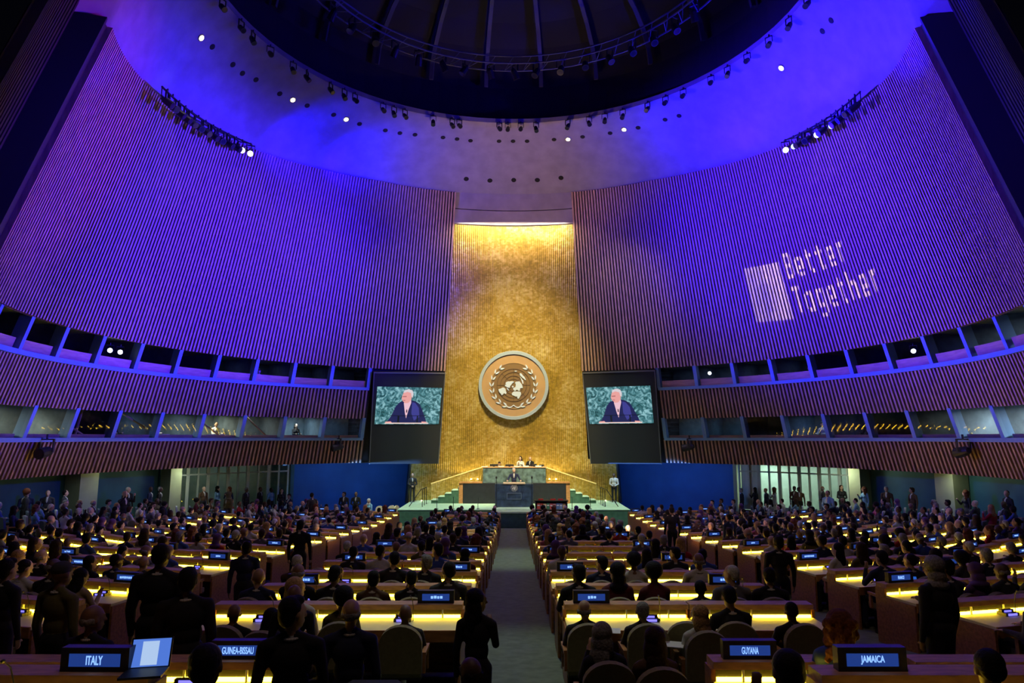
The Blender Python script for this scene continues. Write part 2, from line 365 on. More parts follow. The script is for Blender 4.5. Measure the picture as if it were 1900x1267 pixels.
booths(1, CZ+0.0, CZ+1.1, 'wall_lower_booths_right', 1, False, 110)
# warm or cool light inside some lower booths
for s, th, pw, c in ((-1, 96.5, 9, (1, .9, .6)), (-1, 88.8, 10, (1, .9, .6)), (-1, 73, 2, (.6, .75, 1)), (-1, 65.4, 5, (.9, .95, .85)), (-1, 57.5, 9, (1, .9, .6)), (-1, 50, 4, (1, .9, .7)), (-1, 42, 7, (.75, .95, 1)), (-1, 34.5, 1.5, (.5, .7, 1)),
                     (1, 34.5, 1.5, (.5, .75, 1)), (1, 42, 1, (.4, .7, 1)), (1, 58, 2.5, (.4, .6, 1)), (1, 66, .8, (.3, .4, 1)), (1, 81, 1.5, (1, .9, .7)), (1, 88.8, 22, (.95, 1, .95)), (1, 96.5, 22, (.95, 1, .95))):
    area('booth_lamp', P(s*th, rc(CZ)+1.5, CZ+1.18), P(s*th, rc(CZ)+1.6, CZ), pw*7, 1, .5, c)
for s, th, pw in ((-1, 42.3, .8), (-1, 50, 1), (1, 50, 1.2), (1, 57.8, 1), (1, 96.5, 4), (1, 104.2, 10), (1, 42.3, 1.6), (-1, 57.8, .8), (1, 34.5, 1), (1, 88.8, 1.2), (-1, 34.5, .6)):
    area('booth_lamp', P(s*th, rc(CZ+3)+1.6, CZ+4.08), P(s*th, rc(CZ+3)+1.7, CZ+3), pw*3, 1, .5, (.8, .9, 1) if th > 90 else (.5, .6, 1))
# ochre bars inside the glazed booths, shaped as yellow reflections in the glass
reflection_mat = mat('ochre_reflection', (.5, .38, .14), .5)
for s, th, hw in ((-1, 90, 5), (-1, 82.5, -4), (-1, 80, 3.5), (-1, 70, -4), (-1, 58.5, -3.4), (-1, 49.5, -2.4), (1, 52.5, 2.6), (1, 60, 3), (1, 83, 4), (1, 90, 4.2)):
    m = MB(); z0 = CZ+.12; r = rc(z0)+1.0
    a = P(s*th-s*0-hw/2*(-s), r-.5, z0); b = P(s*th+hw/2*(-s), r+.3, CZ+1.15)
    m.tube(a, b, .05, .05, reflection_mat, 6)
    tag(m.build('reflection_bar'), 'ochre bar shaped as strut behind lower booth glass, %s from the podium on the %s' % (ORD[sum(1 for q in ((-1, 90), (-1, 82.5), (-1, 80), (-1, 70), (-1, 58.5), (-1, 49.5), (1, 52.5), (1, 60), (1, 83), (1, 90)) if q[0] == s and q[1] < th)], 'left' if s < 0 else 'right'), 'reflection', 'bars shaped as reflections in the booth glass')

# ------------------------------------------------------------------ ceiling, oculus, dome
RC = Vector((0, 23.1)); RR = 11.1; RZ = CZ+16.5
def rim(th, r, z): a = R_(th); return Vector((r*math.sin(a), RC.y+r*math.cos(a), z))
m = MB(); NT = 144; NR = 10; base = len(m.v); k = m.mi(M_ceil)
for i in range(NT):
    th = -180+360*i/NT; a = abs(th)
    if a < 117.5: o = W(th, wtop(th)+.02, -.02 if a > 15 else -.02); o.z = wtop(th)+.02
    else: o = P(th, rc(CZ+12.4)+3.2*min(1, (a-117.5)/2.5), CZ+12.35)
    q = rim(th, RR, RZ)
    for j in range(NR+1):
        t = j/NR; p = o.lerp(q, t); p.z += .28*math.sin(math.pi*t); m.v.append(tuple(p))
for i in range(NT):
    for j in range(NR):
        a0 = base+i*(NR+1)+j; b0 = base+((i+1) % NT)*(NR+1)+j; m.f.append((a0, b0, b0+1, a0+1)); m.m.append(k)
struct(m.build('ceiling', smooth=True))
# cornice above the gold wall, with a groove
m = MB()
for z0, z1, o0 in ((CZ+13.36, CZ+14.3, -.03), (CZ+12.52, CZ+13.30, -.06)):
    ring(m, -14.75, 14.75, 20, lambda t: (rc(z0)+o0, z0), lambda t: (rc(z1)+o0, z1), M_ceil)
    ring(m, -14.75, 14.75, 20, lambda t: (rc(z0)+o0, z0), lambda t: (rc(z0)+.35, z0), M_ceil)
ring(m, -14.75, 14.75, 20, lambda t: (rc(CZ+12.5)+.3, CZ+12.5), lambda t: (rc(CZ+14.3)+.3, CZ+14.3), M_slatback)
struct(m.build('trim_3'))
# dome above the oculus
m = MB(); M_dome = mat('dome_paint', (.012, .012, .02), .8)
def rring(mb, r0, z0, r1, z1, mm, n=72):
    i0 = len(mb.v); k = mb.mi(mm)
    for i in range(n): mb.v.append(tuple(rim(360*i/n, r0, z0))); mb.v.append(tuple(rim(360*i/n, r1, z1)))
    for i in range(n): j = (i+1) % n; mb.f.append((i0+2*i, i0+2*j, i0+2*j+1, i0+2*i+1)); mb.m.append(k)
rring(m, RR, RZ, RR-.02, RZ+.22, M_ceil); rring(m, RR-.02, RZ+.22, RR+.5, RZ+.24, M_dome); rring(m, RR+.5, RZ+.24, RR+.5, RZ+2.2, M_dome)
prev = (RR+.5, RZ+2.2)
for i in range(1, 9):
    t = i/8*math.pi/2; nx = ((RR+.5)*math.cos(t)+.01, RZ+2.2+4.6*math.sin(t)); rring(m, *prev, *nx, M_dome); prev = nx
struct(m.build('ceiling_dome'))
rib_m = mat('dome_rib_paint', (.05, .05, .10), .6)
for i in range(24):
    m = MB(); a = 360*i/24+7.5; pr = None; p0 = []
    for j in range(9):
        t = j/8*math.pi/2*.93; r = (RR+.2)*math.cos(t); z = RZ+2.1+4.35*math.sin(t); p0.append(rim(a, r, z))
    for q0, q1 in zip(p0[:-1], p0[1:]): m.tube(q0, q1, .14, .14, rib_m, 4)
    struct(m.build('trim_%d' % (150+i)))

# ------------------------------------------------------------------ gold wall
m = MB(); g = M_gold
ring(m, -14.75, 14.75, 30, lambda t: (rc(CZ-1.3)+.2, CZ-1.3), lambda t: (rc(CZ+12.7)+.2, CZ+12.7), g)
ring(m, -20.2, 20.2, 36, lambda t: (rc(CZ-4)+.2, CZ-4), lambda t: (rc(CZ-1.3)+.2, CZ-1.3), g)
struct(m.build('wall_gold'))
for s in (-1, 1):
    m = MB(); m.hexa([P(s*20.2, rc(CZ-4)+.1, CZ-4), P(s*20.5, rc(CZ-4)+.1, CZ-4), P(s*20.5, rc(CZ-4)+.6, CZ-4), P(s*20.2, rc(CZ-4)+.6, CZ-4),
                      P(s*20.2, rc(CZ-1.4)+.1, CZ-1.4), P(s*20.5, rc(CZ-1.4)+.1, CZ-1.4), P(s*20.5, rc(CZ-1.4)+.6, CZ-1.4), P(s*20.2, rc(CZ-1.4)+.6, CZ-1.4)], M_black)
    struct(m.build('trim_%d' % (4 if s < 0 else 5)))

# ------------------------------------------------------------------ emblem of globe and olive branches
def emb_pt(px, py): return ((px-748)/700., -(py-565)/700.)
LANDS = [
 [(520,480),(590,450),(650,450),(720,445),(765,465),(720,500),(690,530),(670,570),(640,580),(650,620),(610,650),(580,620),(560,640),(530,600),(490,590),(500,550),(540,560),(510,520)],
 [(300,690),(360,670),(420,640),(470,640),(510,680),(520,740),(540,790),(520,830),(470,800),(430,840),(400,870),(370,820),(330,780),(310,740)],
 [(800,470),(860,450),(920,450),(960,500),(1000,560),(1020,640),(950,650),(930,680),(940,720),(900,740),(860,700),(830,700),(800,740),(760,720),(740,700),(730,660),(760,640),(800,620),(810,580),(810,520),(790,500)],
 [(720,780),(760,750),(860,760),(950,760),(970,810),(950,880),(900,970),(860,960),(850,900),(800,900),(760,880),(710,860),(690,820)],
 [(930,205),(980,215),(1010,260),(1060,310),(1110,400),(1090,415),(1050,370),(1010,350),(980,310),(940,270),(925,240)],
 [(940,300),(990,380),(1030,430),(1040,510),(1010,520),(990,450),(960,370)],
 [(690,600),(730,580),(750,610),(720,640)], [(770,140),(820,128),(850,140),(810,155)], [(540,650),(580,660),(620,720),(600,730),(560,690)]]
def emblem(mb, M, s, mt, d=.03, globe=None):          # local x right, z up, -y towards the viewer
    def arc(r, wd, m_, n=48, d=d):
        for i in range(n):
            a, b = 2*math.pi*i/n, 2*math.pi*(i+1)/n
            q = [(r*math.cos(a), r*math.sin(a)), (r*math.cos(b), r*math.sin(b)), ((r-wd)*math.cos(b), (r-wd)*math.sin(b)), ((r-wd)*math.cos(a), (r-wd)*math.sin(a))]
            mb.prism([(x*s, z*s) for x, z in q], -d*.5, 0, m_, M)
    gm = globe or mt
    for r in (.71, .56, .41, .27): arc(r, .022, gm)
    for i in range(8):
        a = math.pi*i/4; c, s_ = math.cos(a), math.sin(a)
        q = [(.16*c-.011*s_, .16*s_+.011*c), (.16*c+.011*s_, .16*s_-.011*c), (.7*c+.011*s_, .7*s_-.011*c), (.7*c-.011*s_, .7*s_+.011*c)]
        mb.prism([(x*s, z*s) for x, z in q], -d*.4, 0, gm, M)
    for L in LANDS: mb.prism([tuple(v*s for v in emb_pt(*p)) for p in L][::-1], -d, 0, mt, M)
    for side in (-1, 1):                              # olive branches
        for k in range(8):
            a = -72+k*17.5
            for inner in (0, 1):
                rr = .86+(.05 if inner else .08); ax, az = side*rr*math.cos(R_(a)), rr*math.sin(R_(a))-.02
                tdir = a+90+(26 if inner else -22); ln = .21
                dx, dz = side*math.cos(R_(tdir)), math.sin(R_(tdir)); nx, nz = -dz, dx; wv = .034
                q = [(ax, az), (ax+dx*ln*.35+nx*wv, az+dz*ln*.35+nz*wv), (ax+dx*ln*.7+nx*wv*.7, az+dz*ln*.7+nz*wv*.7), (ax+dx*ln, az+dz*ln), (ax+dx*ln*.7-nx*wv*.7, az+dz*ln*.7-nz*wv*.7), (ax+dx*ln*.35-nx*wv, az+dz*ln*.35-nz*wv)]
                mb.prism([(x*s, z*s) for x, z in q], -d, 0, mt, M)
        pts = [(side*(.0+.34*t), -.86+.0*t-.10*math.sin(t*math.pi)+ (t*.0)) for t in [i/8 for i in range(9)]]
        for (x0, z0), (x1, z1) in zip(pts[:-1], pts[1:]):
            mb.prism([(x0*s, (z0-.02)*s), (x1*s, (z1-.02)*s), (x1*s, (z1+.02)*s), (x0*s, (z0+.02)*s)], -d, 0, mt, M)
M_tan = mat('tan_emblem_disc', (.40, .25, .13), .55, noise=.06, nscale=2)
M_silver = mat('silver_leaf', (.60, .70, .95), .45, metal=.15)
M_brown = mat('brown_emblem_field', (.19, .115, .055), .55)
a = math.atan(KC)
em = empty('emblem_disc', W(0, CZ+3.22, -.05), label='round tan emblem with silver globe map and olive branches on the gold wall', cat='emblem')
em.rotation_euler = (a, 0, 0)
em.rotation_euler = (math.atan(KC), 0, 0)
def disc(mb, r0, r1, y0, y1, mt, n=64):
    for i in range(n):
        t0, t1 = 2*math.pi*i/n, 2*math.pi*(i+1)/n
        q = [(r1*math.cos(t0), r1*math.sin(t0)), (r1*math.cos(t1), r1*math.sin(t1))]
        q += [(r0*math.cos(t1), r0*math.sin(t1)), (r0*math.cos(t0), r0*math.sin(t0))] if r0 > 0 else [(0, 0)]
        mb.prism(q, y0, y1, mt)
m = MB(); disc(m, 0, 1.98, -.12, 0, M_tan); m.build('disc', em)
m = MB(); disc(m, 1.96, 2.15, -.2, 0, mat('pewter_rim', (.38, .46, .60), .4, metal=.2)); m.build('rim', em)
m = MB(); disc(m, 0, 1.42, -.135, -.12, M_brown); disc(m, 1.4, 1.47, -.16, -.12, M_tan); m.build('field', em)
m = MB(); emblem(m, Matrix.Translation((0, -.135, .02)), 1.46, M_silver, .05, globe=mat('emblem_globe_lines', (.10, .06, .035), .5)); m.build('globe_and_branches', em)

# ------------------------------------------------------------------ the two big screens
def lin(r, g_, b): return tuple((c/255)**2.2 for c in (r, g_, b))
def teal_picture():
    m = bpy.data.materials.new('screen_marble_picture'); m.use_nodes = True; nt = m.node_tree; b = nt.nodes['Principled BSDF']; N = nt.nodes.new; L = nt.links.new
    tc = N('ShaderNodeTexCoord'); n = N('ShaderNodeTexNoise'); n.inputs['Scale'].default_value = 2.6; n.inputs['Detail'].default_value = 5; n.inputs['Distortion'].default_value = 2.2
    L(tc.outputs['Object'], n.inputs['Vector']); r = N('ShaderNodeValToRGB'); e = r.color_ramp.elements; e[0].position = .36; e[1].position = .66
    e[0].color = (*lin(26, 72, 76), 1); e[1].color = (*lin(150, 200, 208), 1); x = e.new(.5); x.color = (*lin(74, 128, 136), 1)
    L(n.outputs['Fac'], r.inputs['Fac']); b.inputs['Base Color'].default_value = (0, 0, 0, 1); L(r.outputs['Color'], b.inputs['Emission Color']); b.inputs['Emission Strength'].default_value = .95
    b.inputs['Roughness'].default_value = .6; return m
M_pic = teal_picture()
E_suit = emis('picture_suit', lin(34, 36, 84), 1); E_suit2 = emis('picture_suit_fold', lin(62, 62, 140), 1); E_shirt = emis('picture_shirt', lin(235, 190, 205), 1); E_face = emis('picture_face', lin(232, 160, 155), 1)
E_face2 = emis('picture_face_shade', lin(170, 95, 95), 1); E_hair = emis('picture_hair', lin(215, 205, 210), 1); E_line = emis('picture_dark_line', lin(14, 20, 34), 1); E_wood = emis('picture_lectern_edge', lin(235, 205, 195), 1); E_tie = emis('picture_tie', lin(30, 18, 28), 1)
def big_screen(s, lab):
    TL, TR, BR, BL = [Vector(v)+Vector((0, 0, CZ)) for v in (((-8.22, 39.76, 3.85), (-4.22, 41.37, 3.96), (-4.70, 42.9, -1.52), (-8.67, 41.3, -1.46)) if s < 0 else ((4.25, 41.4, 3.98), (8.3, 39.65, 3.95), (8.85, 41.2, -1.46), (4.82, 42.9, -1.52)))]
    u = ((TR-TL)+(BR-BL)).normalized(); v = ((TL-BL)+(TR-BR)); v = (v-u*v.dot(u)).normalized(); n = u.cross(v)   # n points into the hall
    c = (TL+TR+BL+BR)/4; n = n if n.y < 0 else -n
    M = Matrix((( u.x, -n.x, v.x, c.x+n.x*.25), (u.y, -n.y, v.y, c.y+n.y*.25), (u.z, -n.z, v.z, c.z+n.z*.25), (0, 0, 0, 1)))  # x right, y into the wall, z up
    Mi = M.inverted()
    o = empty('video_screen', (0, 0, 0), label=lab, cat='screen'); o.matrix_world = M
    q = [Mi @ p for p in (BL, BR, TR, TL)]; q = [(p.x, p.z) for p in q]
    m = MB(); m.prism(q, 0, .35, M_screen); m.build('housing', o)
    m = MB(); m.prism([(q[3][0], q[3][1]), (q[2][0], q[2][1]), (q[2][0], q[2][1]-.07), (q[3][0], q[3][1]-.07)], -.05, 0, mat('dark_grey_frame', (.12, .12, .13), .5)); m.build('top_rail', o)
    for i, j in ((3, 0), (2, 1)):
        d = .05 if i == 3 else -.05
        m = MB(); m.prism([(q[i][0], q[i][1]), (q[i][0]+d, q[i][1]), (q[j][0]+d, q[j][1]), (q[j][0], q[j][1])], -.04, 0, mat('dark_grey_frame', (.12, .12, .13), .5))
        m.build('side_frame', o)
    pc = [Vector(p)+Vector((0, 0, CZ)) for p in (((-8.3, 40.72, .89), (-4.63, 42.2, .88), (-4.43, 41.58, 3.06), (-8.11, 40.09, 3.04)) if s < 0 else ((4.70, 42.18, .92), (8.38, 40.66, .92), (8.13, 40.06, 3.07), (4.43, 41.57, 3.09)))]
    pc = [Mi @ p for p in pc]; cx = sum(p.x for p in pc)/4; cz = sum(p.z for p in pc)/4; hw, hh = 1.95, 1.13
    m = MB(); m.box(cx-hw, cx+hw, -.03, 0, cz-hh, cz+hh, M_pic); pic = m.build('display', o)
    m = MB(); lay = [0]
    def pl(pts, mt):
        lay[0] += 1; y = -.03-.001*lay[0]
        m.poly([(cx+(x-.5)*2*hw, y, cz+(.5-z)*2*hh) for x, z in pts], mt)
    pl([(.17, .97), (.24, .78), (.30, .52), (.36, .40), (.44, .35), (.52, .34), (.60, .37), (.67, .45), (.72, .62), (.78, .85), (.80, .97)], E_suit)
    pl([(.55, .40), (.60, .42), (.66, .55), (.68, .80), (.60, .90), (.55, .70)], E_suit2)
    pl([(.42, .42), (.47, .36), (.53, .34), (.535, .42), (.50, .62), (.475, .84), (.45, .70)], E_shirt)
    pl([(.468, .60), (.482, .60), (.484, .68), (.466, .68)], E_tie)
    pl([(.39, .22), (.41, .12), (.46, .08), (.52, .10), (.54, .2), (.53, .34), (.49, .42), (.44, .43), (.40, .37), (.38, .30)], E_face)
    pl([(.40, .14), (.42, .08), (.48, .05), (.54, .08), (.56, .18), (.55, .28), (.53, .24), (.52, .15), (.46, .12), (.42, .15)], E_hair)
    pl([(.395, .24), (.455, .235), (.455, .26), (.395, .262)], E_face2); pl([(.40, .345), (.44, .345), (.44, .362), (.40, .36)], E_face2)
    pl([(.22, .76), (.82, .76), (.82, .775), (.22, .775)], E_line); pl([(.34, .77), (.37, .77), (.37, .95), (.34, .95)], E_line); pl([(.64, .77), (.66, .77), (.66, .95), (.64, .95)], E_line)
    pl([(.15, .955), (.83, .955), (.83, .985), (.15, .985)], E_wood); pl([(.16, .93), (.24, .92), (.26, .955), (.16, .96)], E_face); pl([(.72, .92), (.8, .93), (.8, .96), (.72, .955)], E_face)
    m.build('picture', pic)
big_screen(-1, 'large hanging screen left of the gold wall showing a speaker in a suit')
big_screen(1, 'large hanging screen right of the gold wall showing a speaker in a suit')
for s in (-1, 1):
    m = MB()   # dark return wall beside the screens
    p = []
    for z in (CZ-1.5, CZ+4.0): p += [P(s*15.0, rc(z)+.45, z), P(s*30.6, rc(z)+.45, z), P(s*30.6, rc(z)+.6, z), P(s*15.0, rc(z)+.6, z)]
    m.hexa(p, M_screen)
    for z, e in ((CZ-1.47, 30.6),):
        m.hexa([P(s*30.0, rc(z)-.0, z), P(s*30.6, rc(z)-.0, z), P(s*30.6, rc(z)+3, z), P(s*30.0, rc(z)+3, z), P(s*30.0, rc(CZ+4)-.0, CZ+4), P(s*30.6, rc(CZ+4)-.0, CZ+4), P(s*30.6, rc(CZ+4)+3, CZ+4), P(s*30.0, rc(CZ+4)+3, CZ+4)], M_screen)
    struct(m.build('wall_screen_recess_' + ('left' if s < 0 else 'right')))

# ------------------------------------------------------------------ walls below the gallery
zt = CZ-1.45
for s, nm in ((-1, 'left'), (1, 'right')):
    def wseg(name, t0, t1, r, mt, z0=CZ-4.9, z1=zt, n=12):
        m = MB(); ring(m, s*t0, s*t1, n, lambda t: (r, z0), lambda t: (r, z1), mt); return struct(m.build(name))
    wseg('wall_backdrop_'+nm, 17, 39.3, 20.8, M_bluewall)
    m = MB(); m.hexa([P(s*39.3, 20.7, CZ-4.9), P(s*39.9, 20.7, CZ-4.9), P(s*39.9, 24, CZ-4.9), P(s*39.3, 24, CZ-4.9), P(s*39.3, 20.7, zt), P(s*39.9, 20.7, zt), P(s*39.9, 24, zt), P(s*39.3, 24, zt)], M_pale if s > 0 else M_teal)
    struct(m.build('wall_lobby_return_'+nm))
    wseg('wall_lobby_'+nm, 39.3, 60, 23.8, M_lobby)
    wseg('wall_side_'+nm, 61, 120, 20.8, M_teal, n=24)
    m = MB(); m.hexa([P(s*60.2, 20.7, CZ-4.9), P(s*60.9, 20.7, CZ-4.9), P(s*60.9, 24, CZ-4.9), P(s*60.2, 24, CZ-4.9), P(s*60.2, 20.7, zt), P(s*60.9, 20.7, zt), P(s*60.9, 24, zt), P(s*60.2, 24, zt)], M_teal)
    struct(m.build('wall_lobby_end_'+nm))
    m = MB()
    n_ = 30
    i0 = 0
    ring(m, s*39.3, s*60.5, 16, lambda t: (20.9, CZ-4.2), lambda t: (24, CZ-4.2), M_carpet); struct(m.build('floor_lobby_'+nm))
    for t in ((59.9, 73.2) if s < 0 else (60.4, 74.1)):
        m = MB(); ha = .9 if t < 65 else 1.35
        m.hexa([P(s*(t-ha), 19.9, CZ-4.9), P(s*(t+ha), 19.9, CZ-4.9), P(s*(t+ha), 20.75, CZ-4.9), P(s*(t-ha), 20.75, CZ-4.9), P(s*(t-ha), 19.9, zt), P(s*(t+ha), 19.9, zt), P(s*(t+ha), 20.75, zt), P(s*(t-ha), 20.75, zt)], M_pale)
        struct(m.build('column'))
    # glazed doors to the lobby
    fm = mat('pale_door_frame', (.50, .58, .50), .5)
    num = 1 if s < 0 else 7
    edges = [40.2, 43.6, 47.0, 50.2, 53.4, 56.6, 59.0]
    for i in range(6):
        a_, b_ = s*edges[i], s*edges[i+1]; A = P(a_, 20.75, 0); B_ = P(b_, 20.75, 0)
        o = empty('door_%d' % (num+i), ((A.x+B_.x)/2, (A.y+B_.y)/2, CZ-4.15)); o['kind'] = 'structure'
        o.rotation_euler = (0, 0, math.atan2((B_-A).y*s, (B_-A).x*s)); wd = (B_-A).length/2; hh = zt-(CZ-4.15)
        m = MB()
        for x in (-wd, wd-.09, -.04): m.box(x, x+.09, -.05, .05, 0, hh, fm)
        m.box(-wd, wd, -.05, .05, hh-.55, hh-.47, fm); m.box(-wd, wd, -.05, .05, hh-.08, hh, fm); m.box(-wd, wd, -.04, .04, 0, .25, fm)
        m.build('door_frame', o)
        if not (s > 0 and i == 0):
            m = MB(); m.box(-wd+.09, wd-.09, -.01, .01, .25, hh-.08, M_glass); m.build('glass', o)
        else:
            m = MB()
            for j in range(11): x = -wd+.1+j*(2*wd-.2)/11; m.box(x, x+.09, .1, .18, 0, hh, mat('pale_curtain', (.6, .72, .66), .8))
            m.build('curtain', o)
        m = MB(); m.tube((.1, -.06, .9), (.1, -.06, 1.25), .015, .015, M_steel, 6); m.build('door_handle', o)
area('lobby_light_right', P(47, 22.6, zt-.1), P(47, 22.7, 0), 90, 5, 1.5, (.78, 1, .85))
area('lobby_light_right_b', P(41.8, 22.4, zt-.1), P(41.8, 22.5, 0), 80, 1.5, 1.5, (.75, 1, .92))
area('lobby_light_right_c', P(57, 22.4, zt-.1), P(57, 22.5, 0), 14, 1.5, 1.5, (.85, 1, .75))
area('lobby_light_left', P(-49, 22.6, zt-.1), P(-49, 22.7, 0), 9, 5, 1.5, (.75, 1, .8))
for s, th, pw in ((1, 59.0, 60), (-1, 58.4, 40), (1, 76.2, 22), (-1, 71, 8)): area('column_light', P(s*th, 19.2, zt-.08), P(s*(th+1.3), 19.9, zt-1.6), pw*.45, .4, .3, (.9, 1, .75))

# ------------------------------------------------------------------ stage
SZ = CZ-3.86
m = MB(); m.box(-6.3, 6.3, 38, 44.8, CZ-4.95, SZ-.02, M_darkgreen); m.box(-6.32, 6.32, 37.98, 44.8, SZ-.04, SZ, M_stagegreen)
tag(m.build('stage_platform'), kind='structure')
m = MB(); m.box(-1.15, 1.35, 37.0, 37.98, CZ-4.9, SZ-.1, M_darkgreen); m.box(-1.17, 1.37, 36.98, 37.98, SZ-.1, SZ-.03, M_stagegreen)
tag(m.build('stage_step'), 'dark green carpeted block in front of the speaker lectern', 'step')
# upper dais floor
DZ = CZ-2.48
m = MB(); m.box(-1.8, 1.9, 42.2, 44.3, SZ, DZ, M_darkgreen); m.box(-3.0, 3.1, 42.2, 44.3, SZ, SZ+.98, M_darkgreen); struct(m.build('floor_dais'))
# lectern
o = empty('lectern', (.03, 39.3, SZ), label='dark marble speaker lectern with a small white emblem on its front', cat='lectern')
m = MB(); m.box(-1.07, 1.07, 0, .75, 0, 1.27, M_lectern); m.build('body', o)
m = MB(); m.box(-1.12, 1.12, -.03, .1, 0, .1, M_lectern); m.build('plinth', o)
m = MB(); m.box(-.62, .62, -.05, .8, 1.27, 1.33, mat('pale_wood_top', (.62, .48, .36), .5)); m.build('top', o)
m = MB(); 
for x0, x1, z0, z1 in ((-.42, .42, .42, .46), (-.42, .42, .74, .78), (-.42, -.38, .42, .78), (.38, .42, .42, .78)): m.box(x0, x1, -.02, 0, z0, z1, mat('blue_grey_trim', (.10, .14, .24), .4))
m.build('panel_moulding', o)
m = MB(); emblem(m, Matrix.Translation((0, -.005, 1.06)), .19, M_paper, .012); m.build('emblem', o)
for x in (-1.0, 1.0):
    p = MB(); p.tube((x, -.12, 0), (x, -.12, 1.62), .018, .018, M_black, 6); p.box(x-.05, x+.05, -.16, -.08, 1.58, 1.7, M_black); p.tube((x, -.12, 0), (x, -.12, .02), .12, .12, M_black, 10)
    tag(p.build('prompter_stand', loc=(.03, 39.3, SZ)), 'thin black stand at the %s edge of the lectern' % ('left' if x < 0 else 'right'), 'stand')
for x, l_ in ((-.12, 'left'), (.12, 'right')):
    mic = MB(); mic.path([(x, .25, 1.33), (x, .3, 1.5), (x*.9, .38, 1.58)], .008, M_black, 6); tag(mic.build('microphone', loc=(.03, 39.3, SZ)), 'thin black microphone on the lectern top, %s one of two' % l_, 'microphone')
# president's desk
o = empty('presiding_desk', (0, 41.6, SZ), label='tall green marble presiding desk behind the lectern', cat='desk')
m = MB(); m.box(-1.85, 1.93, .25, .55, .72, 2.07, M_marble); m.build('marble_front', o)
m = MB(); m.box(-1.9, 1.98, .2, 1.0, 2.07, 2.12, M_ledge); m.build('desk_top', o)
m = MB(); m.box(-3.0, 3.1, -.25, .3, 0, 1.18, mat('black_stone', (.008, .009, .014), .5, noise=.4, nscale=4)); m.build('side_counter', o)
for a_, b_ in ((-3.25, -1.87), (1.95, 3.35)): m = MB(); m.box(a_, b_, -.28, .5, 1.18, 1.25, M_deskwood); m.build('counter_top', o)
for a_, b_ in ((-3.25, -3.02), (3.12, 3.35)): m = MB(); m.box(a_, b_, -.2, .5, 0, 1.18, M_deskwood); m.build('end_panel', o)
# things on the presiding desk
ztop = SZ+2.12
for i, (x, wd, hh, t) in enumerate(((-1.2, .5, .22, 'far left'), (-.25, .5, .2, 'beside the woman at'), (1.25, .3, .24, 'right of the man at'), (1.7, .3, .18, 'far right'))):
    m = MB(); m.box(-wd/2, wd/2, -.02, .02, .03, hh*.7, M_black); m.box(-.06, .06, -.04, .08, 0, .03, M_black)
    tag(m.build('monitor', loc=(x, 42.1, ztop)), 'low black monitor %s %sthe presiding desk' % (t, 'on ' if 'far' in t else ''), 'monitor')
for i, x in enumerate((-1.75, -.75, .2, .75, 1.5)):
    m = MB(); m.box(-.18, .18, -.12, .12, 0, .03+.01*i, M_paper); tag(m.build('paper_stack', loc=(x, 41.97, ztop)), '%s white paper stack from the left on the presiding desk' % ORD[i], 'paper', 'papers on the presiding desk')
# stairs at both sides, lit treads
for s in (-1, 1):
    nm = 'left' if s < 0 else 'right'
    o = empty('stage_stairs', (s*4.9, 41.5, SZ), label='dark stairs with pale lit treads on the %s of the presiding desk' % nm, cat='stairs')
    for i in range(5):
        m = MB(); x0 = i*.40; m.box(min(0-s*x0, -s*1.8), max(-s*x0, -s*1.8), 0, 1.15, i*.19, (i+1)*.19, M_darkgreen); 
        m.box(min(-s*x0, -s*(x0+.42)), max(-s*x0, -s*(x0+.42)), -.04, 1.15, (i+1)*.19-.012, (i+1)*.19+.008, M_stagegreen); m.build('step', o)
    # sloping gold parapet behind the stairs
    m = MB(); pts = [(s*5.05, SZ), (s*5.05, SZ+1.05), (s*1.95, SZ+2.05), (s*1.95, SZ)]
    o = empty('gold_parapet', (0, 42.75, 0), label='sloping gold parapet rising behind the %s stairs' % nm, cat='parapet')
    m.prism(pts, 0, .1, M_gold); m.build('panel', o)
    m = MB(); m.prism([(s*5.08, SZ+1.03), (s*1.93, SZ+2.03), (s*1.93, SZ+2.1), (s*5.08, SZ+1.1)], -.03, .12, mat('led_lit_brass', (.95, .72, .28), .35)); m.build('top_rail', o)  # rail's LED glow put into its colour as a paler brass
    for i, (x, z) in enumerate(((4.75, .05), (4.2, .30), (3.65, .52), (3.1, .86), (2.6, 1.3), (2.2, 1.3), (5.6, .02))):
        m = MB(); m.ell((0, 0, 0), (.045, .045, .03), emis('step_lamp', (1, .8, .4), 22), 8, 5)
        tag(m.build('step_light', loc=(s*x, 42.6, SZ+z+.05)), 'small warm lamp at the foot of the %s parapet, %s from its outer end' % (nm, ORD[i] if i < 6 else 'outside'), 'lamp', 'lamps along the %s parapet' % nm)
    o = empty('handrail', (s*5.15, 39.4, SZ), label='black handrail at the %s end of the stage' % nm, cat='railing')
    for y in (0, .9, 1.8): m = MB(); m.tube((0, y, 0), (0, y, .95), .022, .022, M_black, 6); m.build('post', o)
    m = MB(); m.path([(s*.7, -.3, .05), (s*.1, 0, .95), (0, .9, .97), (0, 1.8, .97)], .022, M_black, 6); m.build('rail', o)
for i, x in enumerate((-4.2, -3.3, -1.95, 1.95, 3.2, 4.2)):
    m = MB(); m.tube((0, 0, 0), (0, 0, .62), .016, .016, M_black, 6); m.tube((0, 0, 0), (0, 0, .02), .09, .09, M_black, 10); m.ell((0, 0, .63), (.025, .025, .025), M_black, 8, 5)
    tag(m.build('stage_post', loc=(x, 38.25, SZ)), '%s slim black post from the left along the stage edge' % ORD[i], 'post', 'posts along the stage edge')
